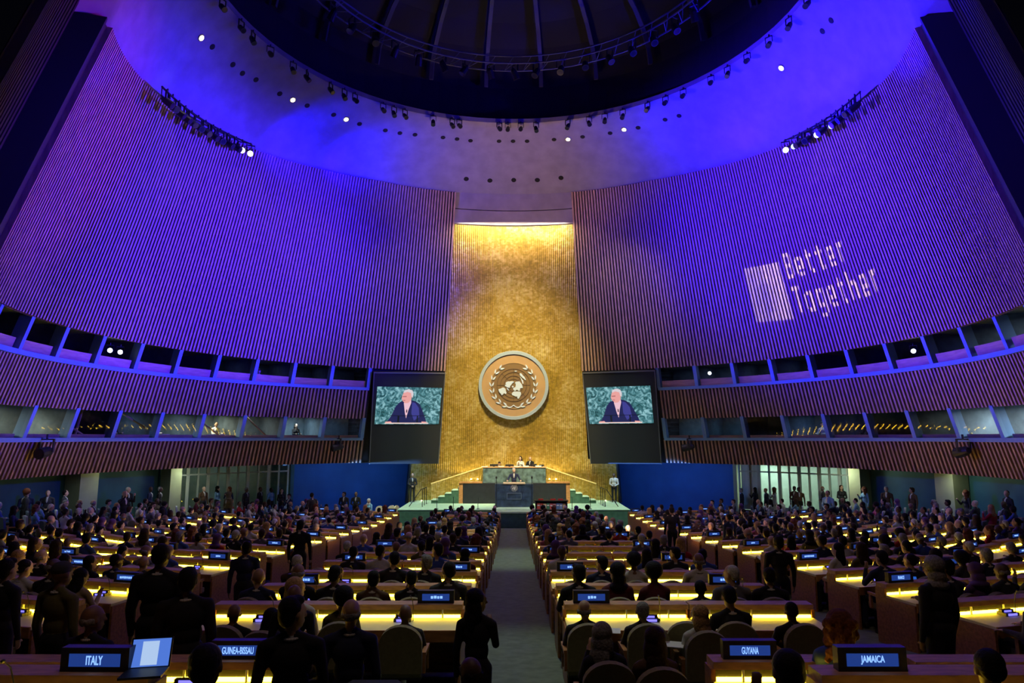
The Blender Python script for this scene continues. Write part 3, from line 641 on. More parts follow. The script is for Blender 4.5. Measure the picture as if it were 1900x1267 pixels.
# document rack
o = empty('document_rack', (2.0, 37.2, CZ-4.69), label='low document rack with coloured papers right of the lectern', cat='rack')
for a_ in (-.85, .8): m = MB(); m.box(a_, a_+.05, -.2, .2, 0, 1.35, M_black); m.build('side', o)
m = MB(); m.box(-.9, .9, -.25, .25, 1.35, 1.4, M_black); m.build('top', o)
for z in (.12, .55, .95): m = MB(); m.box(-.8, .8, -.2, .2, z-.03, z, M_steel); m.build('shelf', o)
m = MB(); m.box(-.8, .8, .17, .2, 0, 1.35, M_black); m.build('back', o)
cl = [(.6, .1, .05), (.5, .05, .03), (.75, .62, .3), (.05, .25, .12), (.62, .12, .1), (.7, .3, .3), (.1, .2, .45), (.2, .3, .6), (.6, .35, .12)]
cn = ['orange', 'red', 'yellow', 'green', 'crimson', 'pink', 'blue', 'pale blue', 'tan']
for r_, z in ((0, .95), (1, .55), (2, .12)):
    for i in range(9):
        c = cl[i] if r_ == 0 else (.75, .6, .5) if i < 4 else (.6, .58, .62)
        m = MB(); h = .3-.02*(i % 3); m.box(-.075, .075, -.12, .1, 0, h, mat('binder_%s' % (cn[i] if r_ == 0 else 'pale' if i < 4 else 'grey'), c, .7)); m.box(-.06, .06, -.123, -.12, h*.55, h*.75, M_paper)
        tag(m.build('document_binder', loc=(2.0-.68+i*.17, 37.15, CZ-4.69+z)), '%s upright binder on the %s shelf of the rack, %s from left' % (cn[i] if r_ == 0 else 'pale' if i < 4 else 'grey', ('top', 'middle', 'bottom')[r_], ORD[i]), 'binder', 'binders in the document rack')
for i, x in enumerate((-.55, .1, .5)):
    m = MB(); m.box(-.13, .13, -.1, .1, 0, .07, M_cloth['red']); tag(m.build('red_folder', loc=(2.0+x, 37.2, CZ-4.69+1.4)), '%s red folder from the left lying on top of the rack' % ORD[i], 'folder', 'folders on top of the rack')

# ------------------------------------------------------------------ lamps on ceiling, rim and pipes
from mathutils.bvhtree import BVHTree
dg = bpy.context.evaluated_depsgraph_get()
def bvh(name):
    o = bpy.data.objects[name]; me = o.data; return BVHTree.FromPolygons([v.co.copy() for v in me.vertices], [tuple(p.vertices) for p in me.polygons])
CEIL = bvh('ceiling'); pitch = R_(8.02)
def pray(px, py):
    u = (px-953)/1267; v = (633.5-py)/1267; return Vector((u, math.cos(pitch)-v*math.sin(pitch), math.sin(pitch)+v*math.cos(pitch))).normalized()
lit = [(373, 70), (543, 185), (642, 221), (1054, 258), (1158, 240), (1450, 126)]
dark = [(394, 87), (432, 120), (450, 136), (475, 148), (519, 174), (570, 196), (619, 213), (667, 230), (715, 242), (742, 247), (770, 250), (822, 255), (848, 258), (873, 261), (926, 262), (952, 262), (978, 262), (1028, 259), (1081, 254), (1132, 247), (1184, 237), (1234, 222), (1260, 215), (1526, 58), (1542, 38), (865, 332), (909, 335), (953, 334), (997, 334), (1041, 330)]
M_hole = mat('recess_black', (.004, .004, .004), .8)
E_dl = emis('downlight_glow', (1, .85, .62), 9)
for i, (px, py) in enumerate(lit+dark):
    hit, nn, _, _ = CEIL.ray_cast(Vector((0, 0, CZ)), pray(px, py))
    if hit is None: continue
    if nn.z > 0: nn = -nn
    on = i < len(lit)
    if on:
        o = empty('recessed_downlight', hit, label='glowing recessed downlight in the curved ceiling, %s of the lit ones from the left' % ORD[i], cat='ceiling light', group='lit ceiling downlights')
        m = MB(); m.tube(nn*.0, nn*.03, .17, .15, M_steel, 16); m.build('trim_ring', o)
        m = MB(); m.tube(nn*.03, nn*.05, .11, .09, E_dl, 16); m.build('lamp', o)
        l = bpy.data.lights.new('downlight', 'SPOT'); l.energy = 60; l.spot_size = R_(80); l.color = (1, .8, .55); lo = bpy.data.objects.new('downlight', l); COL.objects.link(lo); lo.location = hit+nn*.12
        lo.rotation_euler = (0, 0, 0)
    else:
        j = i-len(lit); row2 = py > 300
        m = MB(); m.tube(nn*.0, nn*.02, .13 if not row2 else .15, .11, M_hole, 14)
        k_ = sum(1 for q in dark if (q[1] > 300) == row2 and q[0] < px)
        nm_ = ORD[k_]
        tag(m.build('ceiling_recess', loc=hit), 'dark unlit round recess in the ceiling, %s from the left in the %s row' % (nm_, 'lower' if row2 else 'long upper'), 'ceiling light', 'unlit ceiling recesses')
def spotlight_mesh():
    a = MB(); a.tube((0, 0, 0), (0, .34, 0), .12, .14, M_black, 12); a.tube((0, -.1, 0), (0, 0, 0), .07, .12, M_black, 12)
    b = MB()
    for x in (-.17, .17): b.box(x-.012, x+.012, .05, .11, -.02, .3, M_black)
    b.box(-.18, .18, .05, .11, .28, .31, M_black); b.tube((0, .08, .3), (0, .08, .42), .025, .025, M_black, 8)
    c = MB(); c.tube((0, .325, 0), (0, .345, 0), .115, .115, mat('lamp_glass_dark', (.02, .02, .03), .1), 14)
    return a.mesh('lamp_body'), b.mesh('yoke'), c.mesh('lens')
SPM = spotlight_mesh(); E_lens = emis('bright_lens', (.75, .8, 1), 14); E_lensdim = emis('dim_lens', (.35, .45, 1), 3)
def spotlight(loc, yaw, tilt, label, group, glow=None, name='stage_spotlight', sc=1):
    o = empty(name, loc, yaw, label, 'spotlight', group); o.scale = (sc,)*3
    b = link('lamp_body', SPM[0], o); b.rotation_euler = (tilt, 0, 0); link('yoke', SPM[1], o); c = link('lens', SPM[2], b)
    if glow: c.material_slots[0].link = 'OBJECT'; c.material_slots[0].material = glow
    return o
rr = random.Random(3)
rims = sorted([-86, -79, -75, -69, -62, -58, -51, -47, -44, -36, -33, -30, -22, -17, -15, -4, -1.5, 2, 6, 15, 20.5, 25, 30, 37, 42, 47, 55, 60, 66, 73, 80, 87])
for i, t in enumerate(rims):
    p = rim(t, RR+.02, RZ-.28)
    o = spotlight(p, -R_(t)+math.pi+rr.uniform(-.6, .6), R_(-50+rr.uniform(-15, 15)), '%s small black spotlight from the left under the rim of the ceiling opening' % (ORD[i] if i < 30 else ORD[i-30]+' last' if i > 31 else ('last' if i == 31 else 'next to last')), 'spotlights under the opening rim', sc=.85)
for s in (-1, 1):
    nm = 'left' if s < 0 else 'right'; a0, a1 = (70, 99) if s < 0 else (72.5, 97)
    m = MB(); pts = [W(s*(a0+(a1-a0)*i/12), wtop(a0+(a1-a0)*i/12)-.1, -.75) for i in range(13)]
    m.path(pts, .04, M_black, 6); m.path([p+Vector((0, 0, -.35)) for p in pts], .04, M_black, 6)
    for p in pts: m.tube(p, p+Vector((0, 0, -.35)), .02, .02, M_black, 5)
    tag(m.build('lighting_pipe'), 'black curved lighting pipe along the top of the %s slatted wall' % nm, 'pipe')
    n = 13 if s < 0 else 11
    for i in range(n):
        t = s*(a0+.6+(a1-a0-1.2)*i/(n-1)); p = W(t, wtop(t)-.55, -.95)
        glow = None
        if s < 0 and i in (0, 1): glow = E_lens
        if s > 0 and i in (0, 1, 4, 6): glow = E_lens if i in (0, 4) else E_lensdim
        # glowing ones turn towards the hall's rear, the others to the far wall
        yaw = -R_(t)+math.pi if not glow else math.atan2(-p.x, p.y)+math.pi
        spotlight(p, yaw+rr.uniform(-.3, .3)*(0 if glow else 1), R_(-35) if not glow else R_(-28), '%s %sspotlight from the podium end on the %s wall pipe' % (ORD[i], 'glowing ' if glow else 'black ', nm), 'spotlights on the %s wall pipe' % nm, glow, sc=1.05)
for s, L in ((-1, (75.0, 78.0, 79.9)), (1, (40.2, 79.2, 81.8))):
    for i, t in enumerate(L):
        p = W(s*t, CZ+3.62, .75); yaw = math.atan2(-p.x, p.y)+math.pi
        spotlight(p, yaw, R_(-2), 'bright round lamp head in the upper booth opening, %s from the podium on the %s' % (ORD[i], 'left' if s < 0 else 'right'), 'lamp heads in the upper booths', E_lens, 'moving_head_lamp', sc=.8)
# truss ring hanging in the dome
o = empty('truss_ring', (RC.x, RC.y, CZ+18.2), label='circular truss ring hanging inside the dark dome above', cat='truss')
tm = mat('truss_paint', (.09, .09, .16), .5)
for r_, z in ((8.2, 0), (8.9, 0), (8.5, .55)):
    m = MB()
    for i in range(60): a, b = 2*math.pi*i/60, 2*math.pi*(i+1)/60; m.tube((r_*math.cos(a), r_*math.sin(a), z), (r_*math.cos(b), r_*math.sin(b), z), .04, .04, tm, 5, False)
    m.build('truss_chord', o)
m = MB()
for i in range(60):
    a, b = 2*math.pi*i/60, 2*math.pi*(i+.5)/60
    m.tube((8.2*math.cos(a), 8.2*math.sin(a), 0), (8.9*math.cos(b), 8.9*math.sin(b), 0), .02, .02, tm, 4, False); m.tube((8.5*math.cos(a), 8.5*math.sin(a), .55), (8.9*math.cos(b), 8.9*math.sin(b), 0), .02, .02, tm, 4, False)
m.build('truss_web', o)
for i in range(17):
    a = -64+i*8; p = rim(a, 8.5, CZ+17.95)
    spotlight(p, rr.uniform(0, 6), R_(-60), '%s spotlight from the left hanging from the dome truss ring' % ORD[i], 'spotlights on the dome truss', sc=1.2)

# ------------------------------------------------------------------ projected logo: a pattern-gobo spotlight
def gobo_image():
    Wd, Ht = 384, 144; im = np.zeros((Ht, Wd), np.float32)
    def rect(x0, y0, x1, y1, v=1.0): im[max(0, int(y0)):int(y1), max(0, int(x0)):int(x1)] = v
    rect(4, 22, 108, 136, .50); rect(60, 22, 108, 136, .8); rect(34, 60, 62, 118, .32); rect(16, 34, 30, 120, .36)
    for x in range(4, 108, 13): rect(x, 22, x+2, 136, .25)
    G = {'B': [(0,0,0,10),(0,0,4,0),(0,5,4,5),(0,10,4,10),(5,1,5,4),(5,6,5,9)], 'e': [(0,4,0,9),(1,3,4,3),(5,4,5,6),(1,7,5,7),(1,10,4,10)],
         't': [(2,1,2,9),(0,3,4,3),(3,10,4,10)], 'r': [(1,3,1,10),(2,4,3,3),(3,3,4,3)], 'T': [(0,0,5,0),(2.5,0,2.5,10)], 'o': [(0,4,0,9),(5,4,5,9),(1,3,4,3),(1,10,4,10)],
         'g': [(0,4,0,8),(5,3,5,12),(1,3,4,3),(1,9,4,9),(1,13,4,13)], 'h': [(0,0,0,10),(1,4,4,4),(5,5,5,10)]}
    def text(st, x, y, sx, sy, adv):
        for ch in st:
            for a, b, c, d in G[ch]:
                x0, x1 = sorted((a, c)); y0, y1 = sorted((b, d)); rect(x+x0*sx, y+y0*sy-1.2, x+x1*sx+sx+3.6, y+y1*sy+sy+(2 if y0 == y1 else .5), 1.0)
            x += adv
    text('Better', 122, 10, 3.3, 4.4, 32); text('Together', 122, 78, 3.3, 4.4, 32)
    rgba = np.ones((Ht, Wd, 4), np.float32); rgba[..., 0] = rgba[..., 1] = rgba[..., 2] = im; rgba = rgba[::-1]
    I = bpy.data.images.new('gobo_pattern', Wd, Ht); I.colorspace_settings.name = 'Non-Color'; I.pixels.foreach_set(rgba.ravel()); I.update(); I.pack(); return I
gsrc = Vector((-9.5, 22.5, CZ+14.6)); c0 = W(53.0, CZ+7.35); c1 = W(81.8, CZ+7.35); gc = W(67.5, CZ+7.3)
g = spot('logo_projector', gsrc, gc, 90000, 34, (.62, .66, 1), blend=.05, rad=.005)
zax = (gsrc-gc).normalized(); xax = (c1-c0); xax = (xax-zax*xax.dot(zax)).normalized(); yax = zax.cross(xax)
g.matrix_world = Matrix(((xax.x, yax.x, zax.x, gsrc.x), (xax.y, yax.y, zax.y, gsrc.y), (xax.z, yax.z, zax.z, gsrc.z), (0, 0, 0, 1)))
hw = ((c1-c0).length/2*1.0)/(gsrc-gc).length; hwid = hw*1.02; hhei = hwid*144/384*1.06
l = g.data; l.use_nodes = True; nt = l.node_tree; N = nt.nodes.new; L = nt.links.new; emn = nt.nodes['Emission']
tc = N('ShaderNodeTexCoord'); sp = N('ShaderNodeSeparateXYZ'); L(tc.outputs['Normal'], sp.inputs[0])
def mth(op, a, b=None, c=None):
    n = N('ShaderNodeMath'); n.operation = op
    for i, v in enumerate((a, b, c)):
        if v is None: continue
        if isinstance(v, (int, float)): n.inputs[i].default_value = v
        else: L(v, n.inputs[i])
    return n.outputs[0]
az = mth('ABSOLUTE', sp.outputs[2]); uu = mth('MULTIPLY_ADD', mth('DIVIDE', sp.outputs[0], az), .5/hwid, .5); vv = mth('MULTIPLY_ADD', mth('DIVIDE', sp.outputs[1], az), .5/hhei, .5)
cb = N('ShaderNodeCombineXYZ'); L(uu, cb.inputs[0]); L(vv, cb.inputs[1]); im = N('ShaderNodeTexImage'); im.image = gobo_image(); im.extension = 'CLIP'; L(cb.outputs[0], im.inputs[0])
L(im.outputs['Color'], emn.inputs['Strength']) if False else None
s2 = N('ShaderNodeSeparateColor'); L(im.outputs['Color'], s2.inputs[0]); L(s2.outputs[0], emn.inputs['Strength'])

# ------------------------------------------------------------------ people: one continuous body per pose, grown from a skeleton of tapered volumes
def vox(prims, voxel, smooth=2):
    mb = MB(); dm = MATS['black_void']
    for p in prims:
        if p[0] == 'c':
            _, a, ra, b, rb, tg = p; mb.tube(a, b, ra, rb, dm, 12); mb.ell(a, (ra,)*3, dm, 12, 8); mb.ell(b, (rb,)*3, dm, 12, 8)
        else: mb.ell(p[1], p[2], dm, 16, 10, M=p[4] if len(p) > 4 else None)
    me = mb.mesh('tmp'); o = bpy.data.objects.new('tmp', me); COL.objects.link(o)
    r = o.modifiers.new('r', 'REMESH'); r.mode = 'VOXEL'; r.voxel_size = voxel
    s = o.modifiers.new('s', 'SMOOTH'); s.factor = .5; s.iterations = smooth
    d = bpy.context.evaluated_depsgraph_get(); ev = o.evaluated_get(d); out = bpy.data.meshes.new_from_object(ev)
    bpy.data.objects.remove(o); bpy.data.meshes.remove(me)
    n = len(out.polygons); C = np.empty(n*3); out.polygons.foreach_get('center', C); C = C.reshape(-1, 3)
    best = np.full(n, 1e9); tg = np.zeros(n, int)
    for p in prims:
        if p[0] == 'c':
            a = np.array(p[1]); b = np.array(p[3]); ab = b-a; t = np.clip(((C-a)@ab)/max(1e-9, ab@ab), 0, 1); dd = np.linalg.norm(C-a-t[:, None]*ab, axis=1)-(p[2]+(p[4]-p[2])*t); k = p[5]
        else:
            q = C-np.array(p[1]); 
            if len(p) > 4: q = q @ np.array(p[4])
            q = q/np.array(p[2]); L_ = np.linalg.norm(q, axis=1); dd = (L_-1)*min(p[2]); k = p[3]
        u = dd < best; best[u] = dd[u]; tg[u] = k
    return out, tg
SKIN, JACK, TROU, SHIRT, SHOE = range(5)
def hand(prims, w, d, up, side, curl=.4, r=.009):
    # palm from wrist w along d; five fingers of different length, thumb off the side near the palm's base
    w = Vector(w); d = Vector(d).normalized(); up = Vector(up).normalized(); s_ = d.cross(up).normalized()*side
    pc = w+d*.045; R3 = Matrix((s_, up, d)).transposed()
    prims.append(('e', tuple(pc), (.042, .016, .05), SKIN, R3))
    for i, (o, ln) in enumerate(((-.03, .062), (-.011, .074), (.010, .07), (.030, .055))):
        b = w+d*.085+s_*o; m1 = b+(d*math.cos(curl*.6)-up*math.sin(curl*.6))*ln*.55; t = m1+(d*math.cos(curl*1.6)-up*math.sin(curl*1.6))*ln*.5
        prims.append(('c', tuple(b), r, tuple(m1), r*.92, SKIN)); prims.append(('c', tuple(m1), r*.92, tuple(t), r*.75, SKIN))
    b = w+d*.03-s_*.035; m1 = b+(d*.8-s_*.75-up*.2).normalized()*.04; t = m1+(d*1-s_*.2-up*.3).normalized()*.03
    prims.append(('c', tuple(b), r*1.15, tuple(m1), r, SKIN)); prims.append(('c', tuple(m1), r, tuple(t), r*.8, SKIN))
def person_mesh(name, seated, fem=False, head=(0, 0), arms='desk', lean=.0, voxel=.015, girth=1.0, legs='std', hands=True, skirt=False):
    P_ = []; c = lambda a, ra, b, rb, t: P_.append(('c', tuple(a), ra, tuple(b), rb, t)); g = girth*(.92 if fem else 1)
    hz = .54 if seated else .93; nz = hz+.50; nx = Vector((0, lean*.5, 0))
    sh = (.172 if fem else .205)
    pel = Vector((0, 0, hz)); chest = Vector((0, lean*.32, hz+.33)); neck = Vector((0, lean*.5-.005, nz))
    P_.append(('e', tuple(pel), (.165*g, .125*g, .12), TROU if not skirt else JACK)); P_.append(('e', (0, lean*.15+.01, hz+.15), (.145*g, .115*g, .15), JACK))
    P_.append(('e', tuple(chest), (.17*g, .12*g, .17), JACK)); c((-sh*.8, neck.y, nz-.065), .062, (sh*.8, neck.y, nz-.065), .062, JACK)
    for s in (-1, 1): c((s*.035, neck.y-.005, nz+.005), .045, (s*sh*.7, neck.y, nz-.055), .055, JACK)
    if fem:
        for s in (-1, 1): P_.append(('e', (s*.075, chest.y+.09, hz+.32), (.065, .06, .065), JACK))
    c((0, neck.y, nz-.07), .066, (0, neck.y+.004, nz-.012), .06, SHIRT if not fem else SKIN); c(neck, .052, neck+Vector((0, .012, .10)), .05, SKIN)
    # shirt front wedge
    if not fem: P_.append(('e', (0, chest.y+.088, hz+.37), (.038, .045, .12), SHIRT))
    # head
    hc = neck+Vector((0, .028, .158)); Rm = Matrix.Rotation(head[0], 3, 'Z') @ Matrix.Rotation(head[1], 3, 'X')
    def H(x, y, z): return tuple(hc+Rm @ Vector((x, y, z))*1.1)
    P_.append(('e', H(0, -.008, .028), (.086, .106, .105), SKIN, Rm)); P_.append(('e', H(0, .022, -.045), (.064, .073, .078), SKIN, Rm)); P_.append(('e', H(0, .062, -.088), (.026, .022, .02), SKIN, Rm))
    c(H(0, .092, .01), .010, H(0, .112, -.022), .015, SKIN)
    for s in (-1, 1):
        P_.append(('e', H(s*.079, -.004, -.005), (.012, .022, .034), SKIN, Rm)); P_.append(('e', H(s*.032, .082, .014), (.018, .012, .011), SKIN, Rm)); P_.append(('e', H(s*.035, .078, .036), (.024, .012, .008), SKIN, Rm))
    c(H(-.02, .085, -.055), .010, H(.02, .085, -.055), .010, SKIN)
    # arms
    for s in (-1, 1):
        S = Vector((s*sh, neck.y, nz-.075)); mode = arms if isinstance(arms, str) else arms[0 if s < 0 else 1]
        if mode == 'desk': E = S+Vector((s*.05, .13, -.25)); Wr = E+Vector((-s*.06, .235, .02)); up = (0, 0, 1); d = (-s*.3, 1, -.05)
        elif mode == 'lap': E = S+Vector((s*.06, .06, -.27)); Wr = E+Vector((-s*.12, .20, -.06)); up = (0, .2, 1); d = (-s*.6, .8, -.2)
        elif mode == 'chin': E = S+Vector((s*.02, .20, -.20)); Wr = E+Vector((-s*.09, .06, .22)); up = (0, -1, .1); d = (-s*.3, .05, .9)
        elif mode == 'hang': E = S+Vector((s*.05, -.01, -.29)); Wr = E+Vector((-s*.0, .05, -.25)); up = (s, 0, 0); d = (0, .1, -1)
        elif mode == 'front': E = S+Vector((s*.05, .02, -.28)); Wr = E+Vector((-s*.19, .17, -.10)); up = (0, 1, .3); d = (-s*.8, .25, -.4)
        elif mode == 'phone': E = S+Vector((s*.03, .12, -.24)); Wr = E+Vector((-s*.07, .16, .17)); up = (0, -.5, .7); d = (-s*.2, .5, .7)
        elif mode == 'raise': E = S+Vector((s*.10, .16, -.05)); Wr = E+Vector((-s*.10, .12, .22)); up = (0, -1, 0); d = (-s*.2, .2, 1)
        elif mode == 'armrest': E = S+Vector((s*.09, -.0, -.27)); Wr = E+Vector((s*.0, .25, .02)); up = (0, 0, 1); d = (0, 1, -.05)
        elif mode == 'lectern': E = S+Vector((s*.12, .10, -.24)); Wr = E+Vector((s*.04, .22, -.03)); up = (0, 0, 1); d = (0, 1, -.1)
        c(S, .058*g, E, .046*g, JACK); c(E, .046*g, Wr, .033, JACK); c(Wr-(Wr-E)*.02, .027, Wr+Vector(d).normalized()*.02, .026, SKIN)
        if hands: hand(P_, Wr, d, up, s, .55)
        else: P_.append(('e', tuple(Wr+Vector(d).normalized()*.07), (.04, .045, .04), SKIN))
    # legs
    for s in (-1, 1):
        hp = pel+Vector((s*.09, 0, -.03))
        if seated:
            kn = hp+Vector((s*.03, .42, .02)); an = Vector((kn.x, kn.y+(.02 if legs == 'std' else -.12*s), .09))
            c(hp, .088*g, kn, .062*g, TROU); c(kn, .06*g, an, .042, TROU)
        else:
            st = .17*s if legs == 'walk' else .0; kn = Vector((s*.10, st*.6+.015, .49)); an = Vector((s*.10, st*(1.25 if st < 0 else .9)-.01, .09))
            c(hp, .092*g, kn, .062*g, TROU if not skirt else JACK); c(kn, .06*g, an, .044, TROU)
        c(an+Vector((0, -.02, -.045)), .042, an+Vector((0, .15, -.058)), .032, SHOE)
    if skirt and not seated: c((0, 0, hz-.1), .17*g, (0, .0, .5), .15*g, JACK)
    me, tg = vox(P_, voxel)
    for m_ in (M_skins[0], M_cloth['black'], M_cloth['black'], M_cloth['white'], M_shoe): me.materials.append(m_)
    me.polygons.foreach_set('material_index', tg.astype(np.int32)); me.polygons.foreach_set('use_smooth', [True]*len(me.polygons)); me.update(); me.name = name
    return dict(mesh=me, hc=hc, Rm=Rm, fem=fem, sh=sh, nz=nz)
def hair_mesh(kind, hc, Rm, voxel=.012):
    P_ = []; H = lambda x, y, z: tuple(hc+Rm @ Vector((x, y, z))*1.12)
    e = lambda x, y, z, a, b, c_: P_.append(('e', H(x, y, z), (a*1.14, b*1.12, c_*1.12), 0, Rm))
    if kind == 'short': e(0, -.026, .045, .083, .088, .088); e(0, -.05, .0, .076, .058, .085); e(0, .035, .095, .06, .045, .035)
    elif kind == 'crop': e(0, -.024, .040, .080, .086, .084); e(0, -.05, .0, .073, .054, .07)
    elif kind == 'long': e(0, -.026, .04, .092, .096, .094); e(0, -.06, -.06, .09, .06, .12); e(0, -.085, -.17, .10, .045, .11); e(-.075, -.03, -.08, .03, .05, .10); e(.075, -.03, -.08, .03, .05, .10)
    elif kind == 'wavy':
        e(0, -.026, .045, .098, .098, .098); e(0, -.06, -.05, .10, .07, .12)
        q = random.Random(5)
        for _ in range(26): a = q.uniform(-1.9, 1.9); z = q.uniform(-.24, .06); e(.10*math.sin(a), -.05-.06*math.cos(a), z, .032, .03, .038)
    elif kind == 'bun': e(0, -.024, .042, .083, .09, .088); e(0, -.05, .0, .078, .05, .08); e(0, -.125, .03, .04, .035, .04)
    elif kind == 'fringe': e(-.06, -.03, -.005, .024, .06, .035); e(.06, -.03, -.005, .024, .06, .035); e(0, -.085, -.005, .06, .02, .04)
    elif kind == 'scarf': e(0, -.02, .035, .096, .104, .10); e(0, -.04, -.08, .09, .085, .09); e(0, -.03, -.16, .13, .11, .06)
    elif kind == 'afro': e(0, -.03, .05, .115, .115, .115)
    elif kind == 'cap': e(0, -.012, .055, .083, .10, .075); P_.append(('e', H(0, .10, .055), (.055, .05, .012), 0, Rm))
    me, _ = vox(P_, voxel, 1); me.materials.append(M_hairs['black']); me.polygons.foreach_set('use_smooth', [True]*len(me.polygons)); me.name = kind+'_hair'
    return me
VAR = {}
def variant(key, **kw):
    if key not in VAR: VAR[key] = person_mesh('person_body', **kw); VAR[key]['hair'] = {}
    return VAR[key]
POSES = {}
for i, kw in enumerate([dict(arms='desk'), dict(arms='desk', head=(.5, 0), lean=.05), dict(arms='lap', head=(-.45, 0), girth=1.12), dict(arms=('chin', 'desk'), head=(.15, -.12), lean=.14), dict(arms='desk', head=(-.2, -.35), lean=.1, girth=1.06), dict(arms=('armrest', 'desk'), head=(.9, 0), girth=1.1)]):
    POSES['m%d' % i] = dict(seated=True, **kw)
for i, kw in enumerate([dict(arms='desk'), dict(arms='lap', head=(.6, 0)), dict(arms=('desk', 'phone'), head=(-.3, -.2), lean=.05), dict(arms=('chin', 'lap'), head=(-.7, 0))]):
    POSES['f%d' % i] = dict(seated=True, fem=True, **kw)
for k, kw in {'s_back': dict(arms='hang'), 's_walk': dict(arms='hang', legs='walk', head=(.5, 0)), 's_front': dict(arms='front'), 's_phone': dict(arms=('phone', 'phone'), head=(0, -.3)), 's_big': dict(arms='hang', girth=1.18), 's_turn': dict(arms=('hang', 'front'), head=(-.9, 0)), 's_raise': dict(arms='raise'), 's_lectern': dict(arms='lectern', head=(.25, 0), lean=.06)}.items():
    POSES[k] = dict(seated=False, **kw)
POSES['sf_back'] = dict(seated=False, fem=True, arms=('hang', 'phone'), head=(-1.0, 0), skirt=True); POSES['sf_front'] = dict(seated=False, fem=True, arms='front', head=(.3, 0))
SKN = ['light-skinned', 'tan', 'brown-skinned', 'dark-skinned']
def collar_mesh(v):
    m = MB(); z = v['nz']-.005; pts = [(.063*math.cos(a), v['hc'].y-.03+.060*math.sin(a), z+.008*math.sin(a)) for a in [2*math.pi*i/20 for i in range(21)]]
    m.path(pts, .013, M_cloth['white'], 6); return m.mesh('collar', True)
COLM = {}
def person(pose, loc, yaw, skin, hair, hcol, top, bottom, label, group=None, shirt='white', detail=True, parent_scale=1.0):
    lod = 'n' if detail else 'f'; key = pose+lod
    v = variant(key, voxel=.0125 if detail else .02, hands=detail, **POSES[pose])
    o = empty('person', loc, yaw, label, 'person', group)
    o.scale = (parent_scale,)*3
    b = link('body', v['mesh'], o)
    for i, mt in enumerate((M_skins[skin], M_cloth[top], M_cloth[bottom], M_cloth[shirt], M_shoe)):
        b.material_slots[i].link = 'OBJECT'; b.material_slots[i].material = mt
    if hair != 'bald':
        if hair not in v['hair']: v['hair'][hair] = hair_mesh(hair, v['hc'], v['Rm'], .010 if detail else .018)
        h = link('hair' if hair not in ('scarf', 'cap') else ('headscarf' if hair == 'scarf' else 'cap'), v['hair'][hair], o); h.material_slots[0].link = 'OBJECT'
        h.material_slots[0].material = M_hairs[hcol] if hcol in M_hairs else M_cloth[hcol]
    if detail and not v['fem'] and shirt == 'white':
        if key not in COLM: COLM[key] = collar_mesh(v)
        link('collar', COLM[key], o)
    return o
def hairword(hair, hcol):
    if hair == 'bald': return 'bald'
    return {'short': 'short %s hair', 'crop': 'cropped %s hair', 'long': 'long %s hair', 'wavy': 'wavy %s hair', 'bun': '%s hair bun', 'fringe': '%s hair fringe', 'scarf': '%s headscarf', 'afro': 'full %s hair', 'cap': '%s cap'}[hair] % hcol

# ------------------------------------------------------------------ furniture prototypes
def chair_meshes(mt, arch=True):
    a = MB(); a.box(-.215, .215, -.22, .24, .40, .48, mt); a.box(-.22, .22, -.20, .22, .37, .40, M_black)
    b = MB(); n = 12; out = [(-.235, .46)]
    if arch: out += [(-.235*math.cos(math.pi*i/n)*1.0, .78+.19*math.sin(math.pi*i/n)) for i in range(n+1)] + [(.235, .46)]
    else: out += [(-.235, .90), (-.22, .94), (-.18, .965), (.18, .965), (.22, .94), (.235, .90), (.235, .46)]
    Mx = Matrix.Translation((0, -.235, .46)) @ Matrix.Rotation(R_(6), 4, 'X') @ Matrix.Translation((0, 0, -.46))
    b.prism(out, -.035, .035, mt, Mx)
    c = MB(); c.tube((0, 0, .06), (0, 0, .38), .035, .035, M_steel, 10); c.tube((0, 0, 0), (0, 0, .03), .24, .24, M_black, 18); c.tube((0, 0, .03), (0, 0, .06), .22, .05, M_black, 18)
    d = []
    for s in (-1, 1):
        q = MB(); q.box(s*.245-.025, s*.245+.025, -.2, .16, .62, .66, M_deskwood); q.box(s*.245-.02, s*.245+.02, -.2, -.15, .44, .62, M_deskwood); q.box(s*.245-.02, s*.245+.02, .08, .13, .40, .62, M_deskwood); d.append(q.mesh('armrest'))
    return a.mesh('seat'), b.mesh('backrest'), c.mesh('pedestal'), d[0], d[1]
CH = {'olive': chair_meshes(M_chair), 'slate': chair_meshes(M_chairgrey, False), 'white': chair_meshes(M_chairwhite, False), 'cream': chair_meshes(M_cream)}
def joined(meshes, name):
    mb = MB()
    for me in meshes:
        o_ = len(mb.v); mb.v += [tuple(v.co) for v in me.vertices]
        for p in me.polygons: mb.f.append(tuple(o_+i for i in p.vertices)); mb.m.append(mb.mi(me.materials[p.material_index]))
    return mb.mesh(name)
CHJ = {k: joined(v, 'chair_'+k) for k, v in CH.items()}
def chair(kind, loc, yaw, label, group, parts=True, name='swivel_chair'):
    if not parts:
        return tag(link(name, CHJ[kind], None, loc, yaw), label, 'chair', group)
    o = empty(name, loc, yaw, label, 'chair', group)
    for n_, me in zip(('seat', 'backrest', 'pedestal', 'armrest', 'armrest'), CH[kind]): link(n_, me, o)
    return o
DL = 1.64
M_gapshade = mat('gap_shade_black', (.004, .004, .004), .9)
